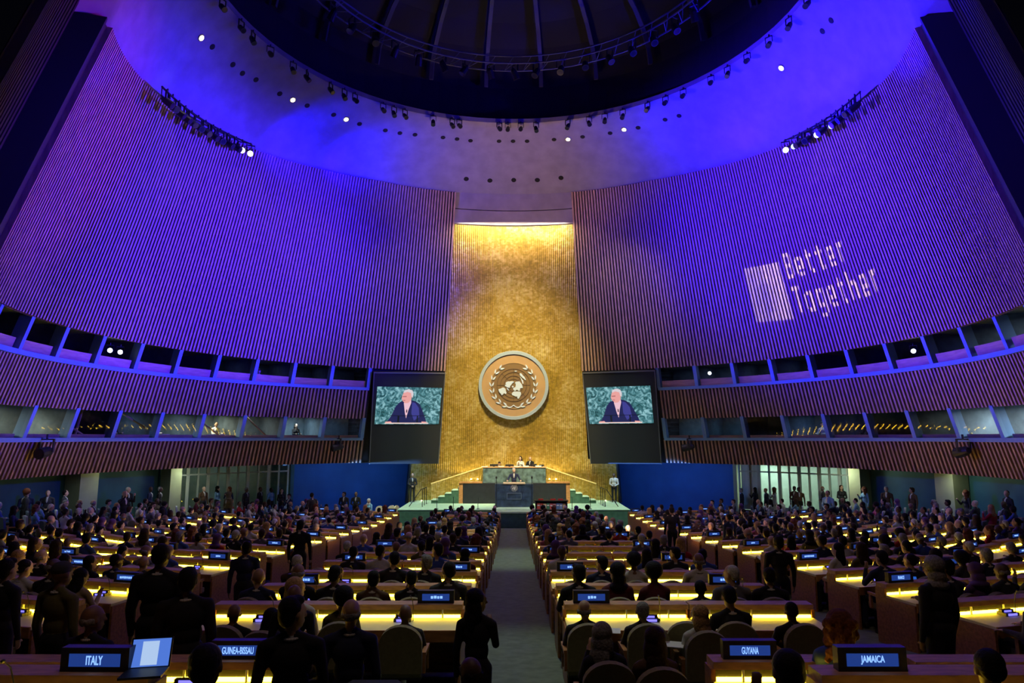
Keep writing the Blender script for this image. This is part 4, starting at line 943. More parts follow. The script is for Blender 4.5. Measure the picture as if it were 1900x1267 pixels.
def desk_meshes():
    h = DL/2-.01; r = {}
    a = MB(); a.box(-h, h, -.33, .285, .715, .75, M_top); r['worktop'] = a.mesh('worktop')
    a = MB(); a.box(-h, h, -.355, -.33, .62, .755, M_deskwood); r['front_edge'] = a.mesh('front_edge')
    a = MB(); a.box(-h, h, .25, .47, .855, .92, M_ledge); r['ledge'] = a.mesh('ledge')
    a = MB(); a.box(-h, h, .44, .47, 0.02, .855, M_deskwood); r['front_panel'] = a.mesh('front_panel')
    a = MB(); a.box(-h+.03, h-.03, .27, .285, .75, .785, M_strip); r['light_strip'] = a.mesh('light_strip')
    a = MB(); a.box(-h, h, .286, .30, .70, .855, M_gapshade); r['gap_shade_strip'] = a.mesh('gap_shade_strip')  # black panel put in as the shade of the gap under the ledge
    for s in (-1, 1): a = MB(); a.prism([(0, 0)], 0, 0, M_deskwood) if False else a.box(s*h-.02, s*h+.02, -.32, .47, 0, .71, M_deskwood); a.box(s*h-.02, s*h+.02, .27, .47, .71, .855, M_deskwood); r['side_panel%d' % s] = a.mesh('side_panel')
    for i, x in enumerate((-.55, 0, .55)): a = MB(); a.tube((x, .262, .75), (x, .262, .86), .012, .012, M_steel, 8); r['post%d' % i] = a.mesh('post')
    return r
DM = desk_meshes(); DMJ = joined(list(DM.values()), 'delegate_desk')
def desk(loc, yaw, label, group, parts=True):
    if not parts: return tag(link('delegate_desk', DMJ, None, loc, yaw), label, 'desk', group)
    o = empty('delegate_desk', loc, yaw, label, 'desk', group)
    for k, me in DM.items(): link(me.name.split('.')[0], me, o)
    return o
# nameplates
M_plate = mat('nameplate_black', (.012, .013, .03), .4)
M_plateblue = emis('nameplate_display', (.012, .04, .22), 1.0)
M_lett = emis('nameplate_letters', (.22, .42, 1.0), 1.5)
def text_mesh(st, w_, h_):
    cu = bpy.data.curves.new('t', 'FONT'); cu.body = st; cu.size = 1; cu.align_x = 'CENTER'; cu.align_y = 'CENTER'; cu.extrude = .01; cu.offset = .012
    o = bpy.data.objects.new('t', cu); COL.objects.link(o); d = bpy.context.evaluated_depsgraph_get(); me = bpy.data.meshes.new_from_object(o.evaluated_get(d)); bpy.data.objects.remove(o)
    n = len(me.vertices); co = np.empty(n*3); me.vertices.foreach_get('co', co); co = co.reshape(-1, 3); mn, mx = co.min(0), co.max(0); ctr = (mn+mx)/2
    sx = w_/(mx[0]-mn[0]); sz = h_/(mx[1]-mn[1]); out = np.zeros_like(co); out[:, 0] = (co[:, 0]-ctr[0])*sx; out[:, 2] = (co[:, 1]-ctr[1])*sz; out[:, 1] = -(co[:, 2]-mn[2])*.2
    me.vertices.foreach_set('co', out.ravel()); me.materials.clear(); me.materials.append(M_lett); me.update(); return me
def plate_base():
    a = MB(); a.box(-.24, .24, -.04, .04, 0, .16, M_plate); b = MB(); b.box(-.18, .18, -.043, -.04, .035, .12, M_plateblue); return a.mesh('housing'), b.mesh('display')
PB = plate_base(); TXT = {}
def blur_text(w_):                     # lettering too small to read in the photograph: a row of soft blocks
    a = MB(); q = random.Random(int(w_*1000)); x = -w_/2
    while x < w_/2: ww = q.uniform(.02, .04); a.box(x, x+ww, -.004, 0, -.019+q.uniform(0, .006), .019-q.uniform(0, .006), M_lett); x += ww+.01
    return a.mesh('lettering')
BT = [blur_text(w_) for w_ in (.09, .13, .18, .24)]
def nameplate(loc, yaw, label, text=None, tw=.2, th=.085, group='lit country nameplates', parts=True, k=0, name='nameplate', sc=1.0):
    o = empty(name, loc, yaw, label, 'nameplate', group); o.scale = (sc,)*3
    link('housing', PB[0], o); d = link('display', PB[1], o)
    if text and text not in TXT: TXT[text] = text_mesh(text, tw, th)
    t = link('lettering', TXT[text] if text else BT[k % 4], d); t.location = (0, -.0435, .078)
    return o
def console_meshes():
    a = MB(); a.box(-.11, .11, -.07, .07, 0, .04, M_black); a.prism([(-.10, .0), (.10, .0), (.10, .07), (-.10, .07)], .0, .05, M_black)
    b = MB(); b.box(-.075, .075, -.075, -.07, .008, .036, emis('console_display', (.16, .14, .9), 2.0)); b.box(-.06, .06, -.004, 0, .02, .062, emis('console_display', (.16, .14, .9), 2.0))
    c = MB(); c.path([(.13, 0, 0), (.13, 0, .16), (.12, -.03, .27), (.10, -.07, .32)], .005, M_black, 6); c.ell((.10, -.08, .325), (.012, .02, .012), M_black, 8, 6)
    return a.mesh('body'), b.mesh('display'), c.mesh('microphone')
CM = console_meshes()
def console(loc, yaw, label, group):
    o = empty('delegate_console', loc, yaw, label, 'console', group)
    for n_, me in zip(('body', 'display', 'microphone'), CM): link(n_, me, o)

# ------------------------------------------------------------------ seating plan
rnd = random.Random(11)
clothes_m = ['black', 'charcoal', 'navy', 'charcoal', 'black', 'dark grey', 'navy', 'grey', 'white', 'brown', 'blue']
clothes_f = ['black', 'navy', 'red', 'purple', 'dark grey', 'maroon', 'beige', 'olive', 'white', 'blue', 'pink']
hair_m = [('short', 'black'), ('crop', 'black'), ('short', 'brown'), ('bald', ''), ('fringe', 'grey'), ('short', 'grey'), ('crop', 'black'), ('crop', 'white'), ('short', 'black')]
hair_f = [('long', 'black'), ('long', 'brown'), ('wavy', 'auburn'), ('bun', 'black'), ('long', 'blonde'), ('scarf', 'black'), ('afro', 'black'), ('scarf', 'purple'), ('long', 'black')]
SEATS = []     # (depth, loc, yaw, block label, row, seat, desk loc)
DESKS = []
rowsY = [6.1]+[9.1+1.75*i for i in range(16)]
NR_ = len(rowsY)
def in_hall(p, mrg=.9): return math.hypot(p.x, p.y-CY) < rc(CZ-4.5)-mrg and p.y < 36.6
for s in (-1, 1):
    sd = 'left' if s < 0 else 'right'
    for ri, y in enumerate(rowsY):
        if y > 36.5: continue
        # centre block
        for di in range(2):
            if ri == 0:
                cx = s*((2.57, 4.35) if s > 0 else (2.9, 4.6))[di]
            else: cx = s*(.66+DL*(di+.5))
            DESKS.append((Vector((cx, y, 0)), 0., sd+' centre block', ri, di, s))
        # middle block, turned towards the podium
        if ri >= 1:
            a = R_(14); st = Vector((s*6.0, y+.25, 0)); dr = Vector((s*math.cos(a), math.sin(a), 0))
            for di in range(3):
                c = st+dr*DL*(di+.5)
                if in_hall(c) and abs(c.x)/c.y < .83: DESKS.append((c, s*a, sd+' middle block', ri, di, s))
        if ri >= 4:
            a = R_(31); st = Vector((s*11.7, y+1.6, 0)); dr = Vector((s*math.cos(a), math.sin(a), 0))
            for di in range(2):
                c = st+dr*DL*(di+.5)
                if in_hall(c, .6) and abs(c.x)/c.y < .83 and c.y < 33: DESKS.append((c, s*a, sd+' outer block', ri, di, s))
# the raised desks at the very back
for nm_, cx, y, yaw, s in (('italy', -3.31, 4.7, R_(-1), -1), ('jamaica', 2.92, 4.7, 0, 1)):
    DESKS.append((Vector((cx, y, 0)), yaw, ('left' if s < 0 else 'right')+' raised back block', -1, 0 if abs(cx) < 5 else 1, s))
plates = 0
NEAR = 14.5
for c, yaw, blk, ri, di, s in DESKS:
    z = fz(c.x, c.y); c = Vector((c.x, c.y, z)); Rz = Matrix.Rotation(yaw, 3, 'Z')
    rw = ('row %s from back' % CARD[ri]) if ri >= 0 else 'on the raised back step'
    inner = {0: 'desk nearest the aisle', 1: 'desk second from aisle', 2: 'desk third from aisle'}[di]
    desk(c, yaw, 'lit delegate %s, %s, %s' % (inner, blk, rw), 'lit delegate desks', parts=c.y < 22)
    # plate on the ledge
    tx = None; off = 0
    if ri == 0 and di == 0: tx = 'GUYANA' if s > 0 else 'GUINEA-BISSAU'; off = .1 if s > 0 else .28
    if ri == -1 and di == 0: tx = 'JAMAICA' if s > 0 else 'ITALY'
    if tx:
        p = c+Rz @ Vector(({'JAMAICA': -.42, 'ITALY': .39, 'GUYANA': -.46, 'GUINEA-BISSAU': .44}[tx], .36, .92))
        nameplate(p, yaw, {'GUYANA': 'lit nameplate reading GUYANA on the desk ledge right of centre', 'GUINEA-BISSAU': 'lit nameplate reading GUINEA-BISSAU on the desk ledge left of centre', 'JAMAICA': 'large lit nameplate reading JAMAICA at the lower right', 'ITALY': 'large lit nameplate reading ITALY at the lower left'}[tx], tx,
                  {'ITALY': .115, 'JAMAICA': .165, 'GUYANA': .15, 'GUINEA-BISSAU': .28}[tx], .06)
    elif ri >= 1 and (ri+di+(0 if blk.endswith('centre block') else 1)) % 2 == 1 or (ri >= 1 and 'outer' in blk):
        p = c+Rz @ Vector((-s*.45 if di == 0 else s*.2, .36, .92)); plates += 1
        t_ = 'FRANCE' if (blk == 'right middle block' and ri == 2 and di == 0) else None
        nameplate(p, yaw, 'blue lit nameplate, %s, %s, %s' % (inner, blk, rw), t_, .12, .05, k=plates)
    if c.y < 17 and rnd.random() < .75:
        p = c+Rz @ Vector((rnd.uniform(-.2, .3), .12, .75)); console(p, yaw, 'violet-lit console, %s, %s, %s' % (inner, blk, rw), 'microphone consoles on the desks')
    for si in range(3):
        ux = (si-1)*.545*(1 if s > 0 else -1); p = c+Rz @ Vector((ux, -.70, 0))
        SEATS.append([p.length, p, yaw, blk, ri, di*3+si, s])
SEATS.sort(key=lambda t: t[0])
npers = nch = 0; extra = []; extra_ch = []
def too_wide(p): return abs(p.x) > p.y*.79+.35
def occupied(ri, s, seat, p):
    if ri == -1: return False
    return rnd.random() < (.74 if p.y < 18 else .84)
NAMED = [(885,6.8),(875,5.5),(545,5.4),(652,6.0),(546,7.4),(300,7.9),(350,7.),(115,7.4),(172,6.9),(1732,8.),(383,4.6),(1470,4.5),(1846,4.4),(1556,6.3),(1297,7.9),(1192,8.3),(1085,8.3),(1120,6.6),(1214,6.4),(1472,8.3),(752,8.2),(433,8.2),(503,7.9),(1300,9.9),(628,12.)]
NAMED = [Vector(((x-953)/1267*D*.97, D, 0)) for x, D in NAMED]
LIMC = 250; LIMP = 205
for d, p, yaw, blk, ri, seat, s in SEATS:
    if too_wide(p): continue
    p = Vector((p.x, p.y, fz(p.x, p.y)))
    where = '%s, row %s from back, seat %s from aisle' % (blk, CARD[ri] if ri >= 0 else 'zero', CARD[seat]) if ri >= 0 else '%s, seat %s from aisle' % (blk, CARD[seat])
    cy_ = yaw+rnd.uniform(-.2, .2)
    if ri <= 0: continue
    if any((Vector((p.x, p.y, 0))-q).length < .5 for q in NAMED): continue
    if nch < LIMC: chair('olive', p, cy_, 'olive chair, '+where, 'olive chairs behind the desks', parts=p.y < 12.5); nch += 1
    else: extra_ch.append((p, cy_, 'olive'))
    if occupied(ri, s, seat, p):
        fem = rnd.random() < .36; pose = ('f%d' % rnd.randrange(4)) if fem else ('m%d' % rnd.randrange(6))
        hair, hc_ = rnd.choice(hair_f if fem else hair_m); top = rnd.choice(clothes_f if fem else clothes_m); sk = rnd.choice([0, 0, 1, 1, 2, 2, 3, 3]); yw = yaw+rnd.uniform(-.15, .15)
        sc = rnd.uniform(.94, 1.05)
        if npers < LIMP:
            person(pose, p, yw, sk, hair, hc_, top, 'black' if top != 'navy' else 'navy', '%s, %s top, %s' % (hairword(hair, hc_), top, where.replace(' block', '')), 'seated delegates', detail=p.y < 13.5, parent_scale=sc); npers += 1
        else: extra.append((pose, p, yw, sk, hair, hc_, top))

# ------------------------------------------------------------------ side galleries below the balcony: white-covered chairs and advisers
rnd = random.Random(23)
side_n = 0
for s in (-1, 1):
    sd = 'left' if s < 0 else 'right'
    for r_i, rad in enumerate((15.9, 17.1, 18.3)):
        th = 40.; j = 0
        while th < 96:
            p = P(s*th, rad, 0); j += 1
            if p.y < abs(p.x)/.76 or math.hypot(p.x, p.y) < 10: break
            if any((p-Vector((q[0].x, q[0].y, 0))).length < 1.5 for q in DESKS if q[5] == s): th += 2.6; continue
            if th < 47 and r_i < 1: th += 2.6; continue
            z = fz(p.x, p.y); p.z = z; yaw = math.atan2(-(0-p.x), (43-p.y))*1.0; yaw = math.atan2(p.x, 43-p.y)*1.0
            yaw = -math.atan2(-p.x, 43-p.y)
            wt = '%s gallery ring %s, seat %s from podium' % (sd, CARD[r_i], CARD[min(j-1, 19)])
            k_ = 'white' if rnd.random() < .5 else 'slate'
            if nch < 300: chair(k_, p, yaw, '%s square-backed chair, %s' % ('white-covered' if k_ == 'white' else 'slate', wt), 'chairs of the side galleries', parts=False, name='gallery_chair'); nch += 1
            else: extra_ch.append((p.copy(), yaw, k_))
            if rnd.random() < (.72):
                fem = rnd.random() < .4; pose = ('f%d' % rnd.randrange(4)) if fem else ('m%d' % rnd.randrange(6)); hair, hc_ = rnd.choice(hair_f if fem else hair_m)
                top = rnd.choice((clothes_f if fem else clothes_m)+['light blue', 'white']); sk = rnd.choice([0, 0, 0, 1, 1, 2, 3])
                yw = yaw+rnd.uniform(-.5, .5)
                if npers < 258: person(pose, p, yw, sk, hair, hc_, top, 'black', '%s, %s top, %s' % (hairword(hair, hc_), top, wt), 'seated advisers in the side galleries', detail=False); npers += 1
                else: extra.append((pose, p.copy(), yw, sk, hair, hc_, top))
            th += math.degrees(.72/rad)+ (1.6 if j % 7 == 0 else 0)
# people standing by the lobby doors and along the back of the galleries
k = 0
for s in (-1, 1):
    for th in ((41, 43, 45.5, 46.5, 49.5, 51, 54.5, 57, 62.5, 66, 70, 78, 84) if s > 0 else (42, 43.5, 45, 48, 50.5, 52, 55, 63, 64.5, 68, 77.5, 80, 83)):
        rad = 20.1 + ((k % 3)*.25 if 40 < th < 58 else -.5); p = P(s*th, rad, 0); p.z = fz(p.x, p.y); k += 1
        if too_wide(p): continue
        fem = rnd.random() < .35; pose = rnd.choice(['sf_front', 'sf_back']) if fem else rnd.choice(['s_back', 's_front', 's_phone', 's_turn', 's_walk'])
        hair, hc_ = rnd.choice(hair_f if fem else hair_m); top = rnd.choice(['black', 'black', 'charcoal', 'navy', 'white', 'dark grey', 'brown', 'light blue']); sk = rnd.choice([0, 0, 1, 2, 3])
        j = k
        person(pose, p, -R_(s*th)+math.pi+rnd.uniform(-1, 1), sk, hair, hc_, top, 'black', '%s, %s top, standing before %s, %s, %s inward' % (hairword(hair, hc_), top, 'lobby glass' if th < 59 else 'teal wall', 'left' if s < 0 else 'right', ORD[[q for q in range(14)][(k-1) % 13]]), 'people standing at the hall edge', detail=False); npers += 1

# ------------------------------------------------------------------ named figures of the photograph
def pix(px, py, h):                       # hall point at height h (above the local floor) that appears near px, py
    d = pray(px, py)
    for i in range(400):
        t = 3+i*.1; q = Vector((0, 0, CZ))+d*t
        if q.z <= fz(q.x, q.y)+h: return Vector((q.x, q.y, fz(q.x, q.y)))
    return None
person('s_lectern', (.02, 40.4, SZ+.28), math.pi, 0, 'short', 'white', 'navy', 'navy', 'white-haired speaker in a dark suit standing behind the lectern', parent_scale=1.06)
m = MB(); m.box(-.5, .5, -.4, .4, 0, .28, M_darkgreen); tag(m.build('speaker_step', loc=(.02, 40.5, SZ)), 'low green step the speaker stands on', 'step')
person('f2', (.42, 43.0, DZ), math.pi, 0, 'long', 'black', 'white', 'black', 'dark-haired woman in white blouse seated at the presiding desk')
person('m1', (1.05, 43.0, DZ), math.pi-.5, 0, 'short', 'blonde', 'black', 'black', 'man in black suit leaning in at the presiding desk')
person('m4', (-.9, 43.6, DZ-.35), math.pi, 1, 'short', 'brown', 'charcoal', 'black', 'mostly hidden man behind the left monitor of the presiding desk')
for x, l in ((-.42+.0, 0), (.42, 1), (1.05, 2), (-.9, 3)):
    if l: chair('olive', (x, 43.0 if l < 3 else 43.6, DZ if l < 3 else DZ), math.pi, 'high chair of the %s person at the presiding desk' % ORD[l], 'chairs at the presiding desk', parts=False)
person('s_front', (-6.15, 42.3, SZ), math.pi+.2, 1, 'crop', 'black', 'charcoal', 'charcoal', 'guard in dark suit standing at the left edge of the gold wall')
person('s_front', (6.1, 42.3, SZ), math.pi-.2, 3, 'crop', 'black', 'white', 'black', 'guard in white shirt standing at the right edge of the gold wall', shirt='white')
for i, x in enumerate((-7.6, -6.95, -6.35)):
    chair('cream', (x, 39.0+(.2*i), fz(x, 39.0)), math.pi-(.3 if i < 2 else -1.2), '%s cream leather armchair from the left beside the stage' % ORD[i], 'cream chairs beside the stage', parts=True, name='armchair')
person('f1', (-8.2, 39.6, fz(-8, 39.6)), math.pi-.4, 0, 'scarf', 'white', 'light blue', 'black', 'person in white headscarf and pale blue seated by the left backdrop')
person('s_front', (-8.9, 39.4, fz(-9, 39.4)), math.pi, 2, 'crop', 'black', 'black', 'black', 'right one of two men standing before the left blue backdrop')
person('s_turn', (-9.55, 39.3, fz(-9, 39.4)), math.pi, 1, 'short', 'black', 'black', 'black', 'left one of two men standing before the left blue backdrop')
person('s_phone', (-12.2, 38.0, fz(-12, 38)), math.pi-.6, 1, 'short', 'black', 'navy', 'black', 'man looking at his phone beside the corner of the left backdrop')
# wooden press tables left of the stage
for i, (x, y, wd) in enumerate(((-9.9, 37.7, 1.7), (-7.9, 38.0, .9), (-12.0, 36.3, 2.4))):
    o = empty('side_table', (x, y, fz(x, y)), label='%s plain wooden table between the left seats and the blue backdrop' % ('long', 'small', 'broad')[i], cat='table')
    m = MB(); m.box(-wd/2, wd/2, -.3, .3, .72, .76, M_ledge); m.build('table_top', o)
    m = MB(); m.box(-wd/2+.05, wd/2-.05, -.28, -.25, .2, .72, mat('orange_wood', (.42, .17, .04), .5)); m.build('modesty_panel', o)
    for a_ in (-1, 1):
        for b_ in (-1, 1): m = MB(); m.box(a_*(wd/2-.05)-.025, a_*(wd/2-.05)+.025, b_*.25-.025, b_*.25+.025, 0, .72, M_deskwood); m.build('leg', o)
# foreground standing figures
def fig(pose, px, py, D, yaw, sk, hair, hcol, top, label, bottom='black', group=None):
    d = pray(px, py); t = D/d.y; q = Vector((0, 0, CZ))+d*t; z = fz(q.x, q.y); hgt = q.z-z
    full = 1.36 if POSES[pose]['seated'] else 1.77
    sc = max(.84, min(1.1, hgt/full)); person(pose, (q.x, q.y, z), yaw, sk, hair, hcol, top, bottom, label, group, detail=D < 15, parent_scale=sc)
    if POSES[pose]['seated']: chair('olive', (q.x, q.y, z), yaw*.3, 'olive chair under the '+' '.join(label.split()[:9]), 'olive chairs of the back rows')
for a_ in [('sf_back', 885, 1085, 6.8, -.05, 2, 'long', 'black', 'black', 'woman with long dark hair in black standing in the centre aisle'),
      ('m1', 875, 1216, 5.5, .3, 3, 'fringe', 'black', 'black', 'bald head rising at the bottom edge beside the centre aisle'),
      ('s_turn', 545, 1097, 5.4, .2, 1, 'short', 'black', 'black', 'man with black hair and white collar, face turned left, standing'),
      ('s_back', 652, 1103, 6.0, .1, 1, 'fringe', 'grey', 'navy', 'man in dark navy suit standing with back turned, left of centre'),
      ('s_back', 546, 1078, 7.4, .0, 2, 'bald', '', 'black', 'bald man standing beyond the black-haired man with white collar'),
      ('s_big', 300, 1000, 7.9, .1, 3, 'crop', 'black', 'black', 'broad dark figure standing among the left back rows, back turned'),
      ('s_big', 350, 1045, 7.0, .3, 3, 'short', 'black', 'black', 'dark figure overlapping the broad figure on its right'),
      ('s_back', 115, 1034, 7.4, -.3, 2, 'cap', 'dark grey', 'olive', 'person in grey cap and olive coat standing at the far left'),
      ('s_back', 14, 1030, 8.2, -.3, 1, 'short', 'black', 'black', 'dark figure standing at the left edge of the hall'),
      ('m2', 172, 1118, 6.9, -.2, 2, 'fringe', 'grey', 'black', 'seated man with headphones below the person in grey cap'),
      ('s_big', 1732, 1024, 8.0, .4, 2, 'scarf', 'grey', 'black', 'large figure in grey headwear and black coat standing at the right'),
      ('s_walk', 1443, 990, 12.5, -.2, 3, 'short', 'black', 'black', 'dark figure standing in the right side aisle'),
      ('s_back', 1246, 937, 24, .2, 2, 'crop', 'black', 'black', 'tall man in black standing in the right side aisle far ahead'),
      ('s_back', 1352, 950, 22, .5, 2, 'crop', 'black', 'navy', 'man in navy standing among the right middle rows far ahead'),
      ('s_back', 558, 961, 16.5, 0, 1, 'short', 'black', 'black', 'tall man in black suit standing between the left blocks'),
      ('s_walk', 457, 1000, 12, .4, 2, 'short', 'black', 'navy', 'man in dark navy suit standing among the left middle rows'),
      ('s_turn', 580, 905, 36, .8, 2, 'crop', 'black', 'charcoal', 'man in charcoal with a tablet standing at the backdrop corner'),
      ('m0', 383, 1182, 4.6, 0, 3, 'crop', 'black', 'black', 'dark-skinned man seated at the bottom edge beside the laptop'),
      ('m3', 1470, 1203, 4.5, 0, 3, 'crop', 'black', 'black', 'silhouetted head between the GUYANA and JAMAICA plates'),
      ('m4', 1846, 1203, 4.4, 0, 3, 'crop', 'black', 'charcoal', 'dark head before the rightmost lit ledge at the bottom'),
      ('f0', 1556, 1127, 6.3, -.3, 0, 'wavy', 'auburn', 'blue', 'woman with wavy auburn hair in blue behind the JAMAICA plate'),
      ('f1', 1297, 1119, 7.9, .1, 0, 'long', 'blonde', 'white', 'woman with long blonde hair in a pale top, right block'),
      ('m0', 1192, 1112, 8.3, .1, 1, 'crop', 'grey', 'black', 'man in dark suit seated left of the blonde woman'),
      ('m2', 1085, 1110, 8.3, .1, 1, 'fringe', 'grey', 'black', 'grey-fringed balding man seated nearest the aisle, right block'),
      ('f3', 1120, 1150, 6.6, .1, 0, 'long', 'grey', 'black', 'woman with long grey hair seated behind the balding man'),
      ('f0', 1214, 1158, 6.4, .1, 1, 'long', 'brown', 'brown', 'woman with long light-brown hair seated behind the man in suit'),
      ('m4', 1472, 1116, 8.3, .1, 2, 'crop', 'black', 'black', 'man in dark suit looking at his phone, right end of row'),
      ('m0', 752, 1122, 8.2, 0, 2, 'bald', '', 'charcoal', 'bald man seated nearest the aisle in the left block'),
      ('m1', 433, 1122, 8.2, 0, 2, 'bald', '', 'black', 'bald man seated at the left end of the left block'),
      ('f2', 503, 1128, 7.9, 0, 2, 'long', 'black', 'black', 'woman with long dark hair seated beside the bald left man'),
      ('m2', 1300, 1073, 9.9, 0, 3, 'crop', 'black', 'navy', 'man in navy jacket leaning right in the second right row'),
      ('f3', 628, 1048, 12, 0, 1, 'long', 'black', 'red', 'woman with dark hair in a red top, left block'),
      ('s_front', 1535, 905, 33, 2.2, 1, 'crop', 'black', 'light blue', 'man in light blue shirt standing in the right gallery'),
      ('s_turn', 425, 905, 34, 2.6, 2, 'scarf', 'olive', 'olive', 'figure in olive standing in the left gallery near the doors'),
      ('s_turn', 50, 905, 27, 2.2, 2, 'afro', 'auburn', 'charcoal', 'man with reddish hair standing at the far left gallery'),
      ('s_raise', 232, 907, 29, -1.9, 0, 'fringe', 'white', 'black', 'white-haired man in dark suit standing in the left gallery')]:
    fig(*a_)
# square grey chairs of the observers just behind the rows
for i, (x, y) in enumerate(((-1.75, 5.9), (-1.1, 6.0), (.75, 5.75), (1.25, 5.75))):
    chair('slate', (x, y, fz(x, y)), 0, '%s slate square-backed chair from the left along the back of the hall' % ORD[i], 'square-backed observer chairs')
# laptop on the ITALY desk and the blue-screened tablet on the right
def laptop(loc, yaw, label, scr, w_=.30, page=None):
    o = empty('laptop', loc, yaw, label, 'laptop')
    m = MB(); m.box(-w_/2, w_/2, -.2, 0, 0, .015, M_black); m.build('keyboard_base', o)
    m = MB(); Mx = Matrix.Rotation(R_(-18), 4, 'X'); m.box(-w_/2, w_/2, 0, .012, .01, .21, M_black, Mx); l = m.build('lid', o)
    m = MB(); m.box(-w_/2+.01, w_/2-.01, -.002, 0, .02, .20, scr, Mx)
    if page: m.box(-w_*.22, w_*.18, -.003, -.002, .03, .185, page, Mx)
    m.build('screen', l)
    return o
d0 = [d for d in DESKS if d[3] == -1 and d[5] == -1 and d[4] == 0][0][0]
laptop((-2.56, 5.06, fz(-3.6, 4.7)+.92), .2, 'open laptop with glowing white page beside the ITALY nameplate', emis('laptop_desktop', (.08, .19, .68), 1), .27, emis('laptop_page', (.42, .58, .85), 1))
lp = pix(1685, 1092, .76); laptop((lp.x, lp.y, lp.z+.75), -.2, 'open laptop with plain blue screen behind the figure in grey headwear', emis('laptop_blue', (.02, .12, .55), .9), .34)
for i, (px, py, cl_) in enumerate(((397, 1000, 0), (585, 985, 0), (1660, 1028, 0), (188, 1098, 1), (1128, 1170, 1), (1243, 1195, 1))):
    q = pix(px, py, .76)
    if q is None: continue
    m = MB(); m.box(-.15, .15, -.11, .11, 0, .006, M_paper); tag(m.build('paper_sheet', loc=(q.x, q.y, q.z+.752), rz=rnd.uniform(-.4, .4)), '%s white paper sheet from the left lying on a lit worktop' % ORD[sorted([397, 585, 1660, 188, 1128, 1243]).index(px)], 'paper', 'papers on the lit worktops')
# people in the booths
k = 0
for s, th, up, sk, top, hair, hc_, pose in ((-1, 66, 0, 0, 'white', 'short', 'brown', 'm0'), (-1, 59.5, 0, 0, 'black', 'short', 'black', 'm3'), (-1, 55.5, 0, 1, 'white', 'crop', 'black', 'm4'), (-1, 41.3, 0, 0, 'black', 'long', 'black', 'f0'), (-1, 72.5, 0, 0, 'dark grey', 'short', 'grey', 'm1'),
                                   (1, 57.5, 0, 0, 'white', 'short', 'black', 'm4'), (1, 65, 0, 2, 'black', 'crop', 'black', 'm0'), (1, 91, 0, 0, 'black', 'short', 'brown', 'm0'), (1, 97, 0, 1, 'black', 'short', 'black', 'm1'),
                                   (1, 96.5, 1, 0, 'navy', 'short', 'black', 'm2'), (1, 99.5, 1, 0, 'charcoal', 'short', 'brown', 'm3'), (1, 89, 1, 1, 'navy', 'short', 'black', 'm0'), (1, 51, 1, 1, 'navy', 'crop', 'black', 'm0'), (-1, 50, 1, 0, 'white', 'short', 'brown', 'm4'), (1, 43.5, 1, 0, 'beige', 'short', 'grey', 'm1'), (1, 57.5, 1, 1, 'light blue', 'crop', 'black', 'm2')):
    zf = CZ+(2.9 if up else 0)-.52; p = P(s*th, rc(zf)+1.35, zf); k += 1
    nth = sum(1 for _ in range(1))
    person(pose, p, -R_(s*th)+math.pi, sk, hair, hc_, top, 'black', '%s, %s top, inside the %s %s booths, about %s degrees round from the podium' % (hairword(hair, hc_), top, sd if False else ('left' if s < 0 else 'right'), 'upper' if up else 'lower', CARD[int(th/10)]+'ty') if False else
           '%s, %s top, in %s %s booth, bay %s from podium' % (hairword(hair, hc_), top, 'left' if s < 0 else 'right', 'upper' if up else 'lower', CARD[max(0, int((th-30.6)/7.75))]), 'people inside the booths', detail=False)
# round earphone consoles: booth desks carry small papers
for i, th in enumerate((92, 58.5, 56.2, 66.5)):
    p = P(-th, rc(CZ)+.5, CZ+.145); m = MB(); m.box(-.2, .2, -.14, .14, 0, .02, M_paper); tag(m.build('paper_sheet', loc=p, rz=R_(th)), '%s paper pile on the left lower booth shelf, counted from the far left' % ORD[i], 'paper', 'papers in the booths')
for s, t in ((-1, 89.3), (-1, 35), (1, 36.0), (1, 87)):      # black cameras hung on the lowest band
    p = P(s*t, rc(CZ-.5)-.45, CZ-.5)
    spotlight(p, -R_(s*t)+math.pi/2, R_(-10), 'black camera hanging before the lowest slat band, %s, %s' % ('left' if s < 0 else 'right', 'near the screen' if t < 50 else 'far from the screen'), 'cameras on the lowest band', name='hanging_camera', sc=1.5)

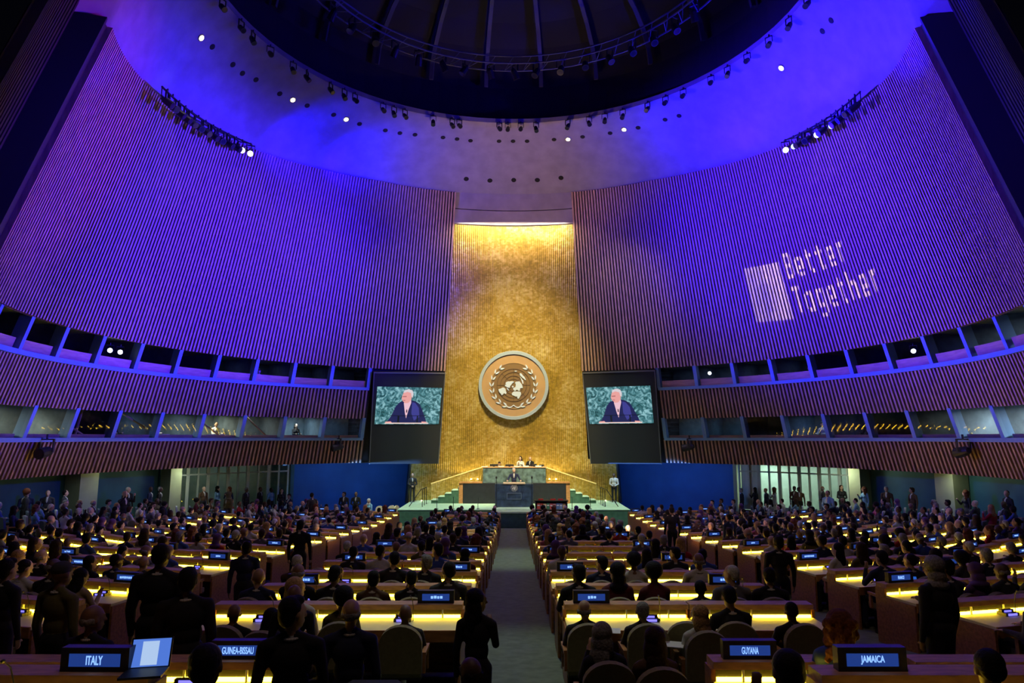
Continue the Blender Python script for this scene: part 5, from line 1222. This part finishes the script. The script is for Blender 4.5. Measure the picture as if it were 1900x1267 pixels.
# ------------------------------------------------------------------ the rest of the crowd and of the chairs, past three hundred of a kind
def merge(items, getter, name, label, cat, group):
    vs_, fs, ms, mats_ = [], [], [], []; off = 0
    for it in items:
        for me, Mx, remap in getter(it):
            n = len(me.vertices); co = np.empty(n*3, np.float32); me.vertices.foreach_get('co', co); co = co.reshape(-1, 3); A = np.array(Mx)[:3, :3]; T = np.array(Mx)[:3, 3]
            vs_.append(co@A.T+T); L_ = len(me.loops); lv = np.empty(L_, np.int32); me.loops.foreach_get('vertex_index', lv)
            np_ = len(me.polygons); lt = np.empty(np_, np.int32); me.polygons.foreach_get('loop_total', lt); mi = np.empty(np_, np.int32); me.polygons.foreach_get('material_index', mi)
            loc = []
            for mt in remap:
                if mt not in mats_: mats_.append(mt)
                loc.append(mats_.index(mt))
            fs.append((lv+off, lt)); ms.append(np.array(loc, np.int32)[mi]); off += n
    me = bpy.data.meshes.new(name); V = np.concatenate(vs_); LV = np.concatenate([f[0] for f in fs]); LT = np.concatenate([f[1] for f in fs])
    me.vertices.add(len(V)); me.vertices.foreach_set('co', V.ravel()); me.loops.add(len(LV)); me.loops.foreach_set('vertex_index', LV)
    me.polygons.add(len(LT)); me.polygons.foreach_set('loop_start', np.concatenate([[0], np.cumsum(LT)[:-1]]).astype(np.int32)); me.polygons.foreach_set('loop_total', LT)
    for mt in mats_: me.materials.append(mt)
    me.polygons.foreach_set('material_index', np.concatenate(ms)); me.polygons.foreach_set('use_smooth', [True]*len(LT)); me.update(calc_edges=True)
    o = link(name, me); tag(o, label, cat, group, 'stuff'); return o
def pget(it):
    pose, p, yw, sk, hair, hc_, top = it; v = variant(pose+'f', voxel=.02, hands=False, **POSES[pose]); Mx = Matrix.Translation(p) @ Matrix.Rotation(yw, 4, 'Z')
    out = [(v['mesh'], Mx, [M_skins[sk], M_cloth[top], M_cloth['black'], M_cloth['white'], M_shoe])]
    if hair != 'bald':
        if hair not in v['hair']: v['hair'][hair] = hair_mesh(hair, v['hc'], v['Rm'], .018)
        out.append((v['hair'][hair], Mx, [M_hairs[hc_] if hc_ in M_hairs else M_cloth[hc_]]))
    return out
if extra: merge(extra, pget, 'crowd', 'distant seated delegates filling the far rows in front of the stage', 'crowd', None)
if extra_ch: merge(extra_ch, lambda it: [(CHJ[it[2]], Matrix.Translation(it[0]) @ Matrix.Rotation(it[1], 4, 'Z'), list(CHJ[it[2]].materials))], 'distant_chairs', 'distant chairs of the far rows in front of the stage', 'chairs', None)
print('PEOPLE', npers, 'extra', len(extra), 'chairs', nch, 'extra', len(extra_ch), 'desks', len(DESKS))
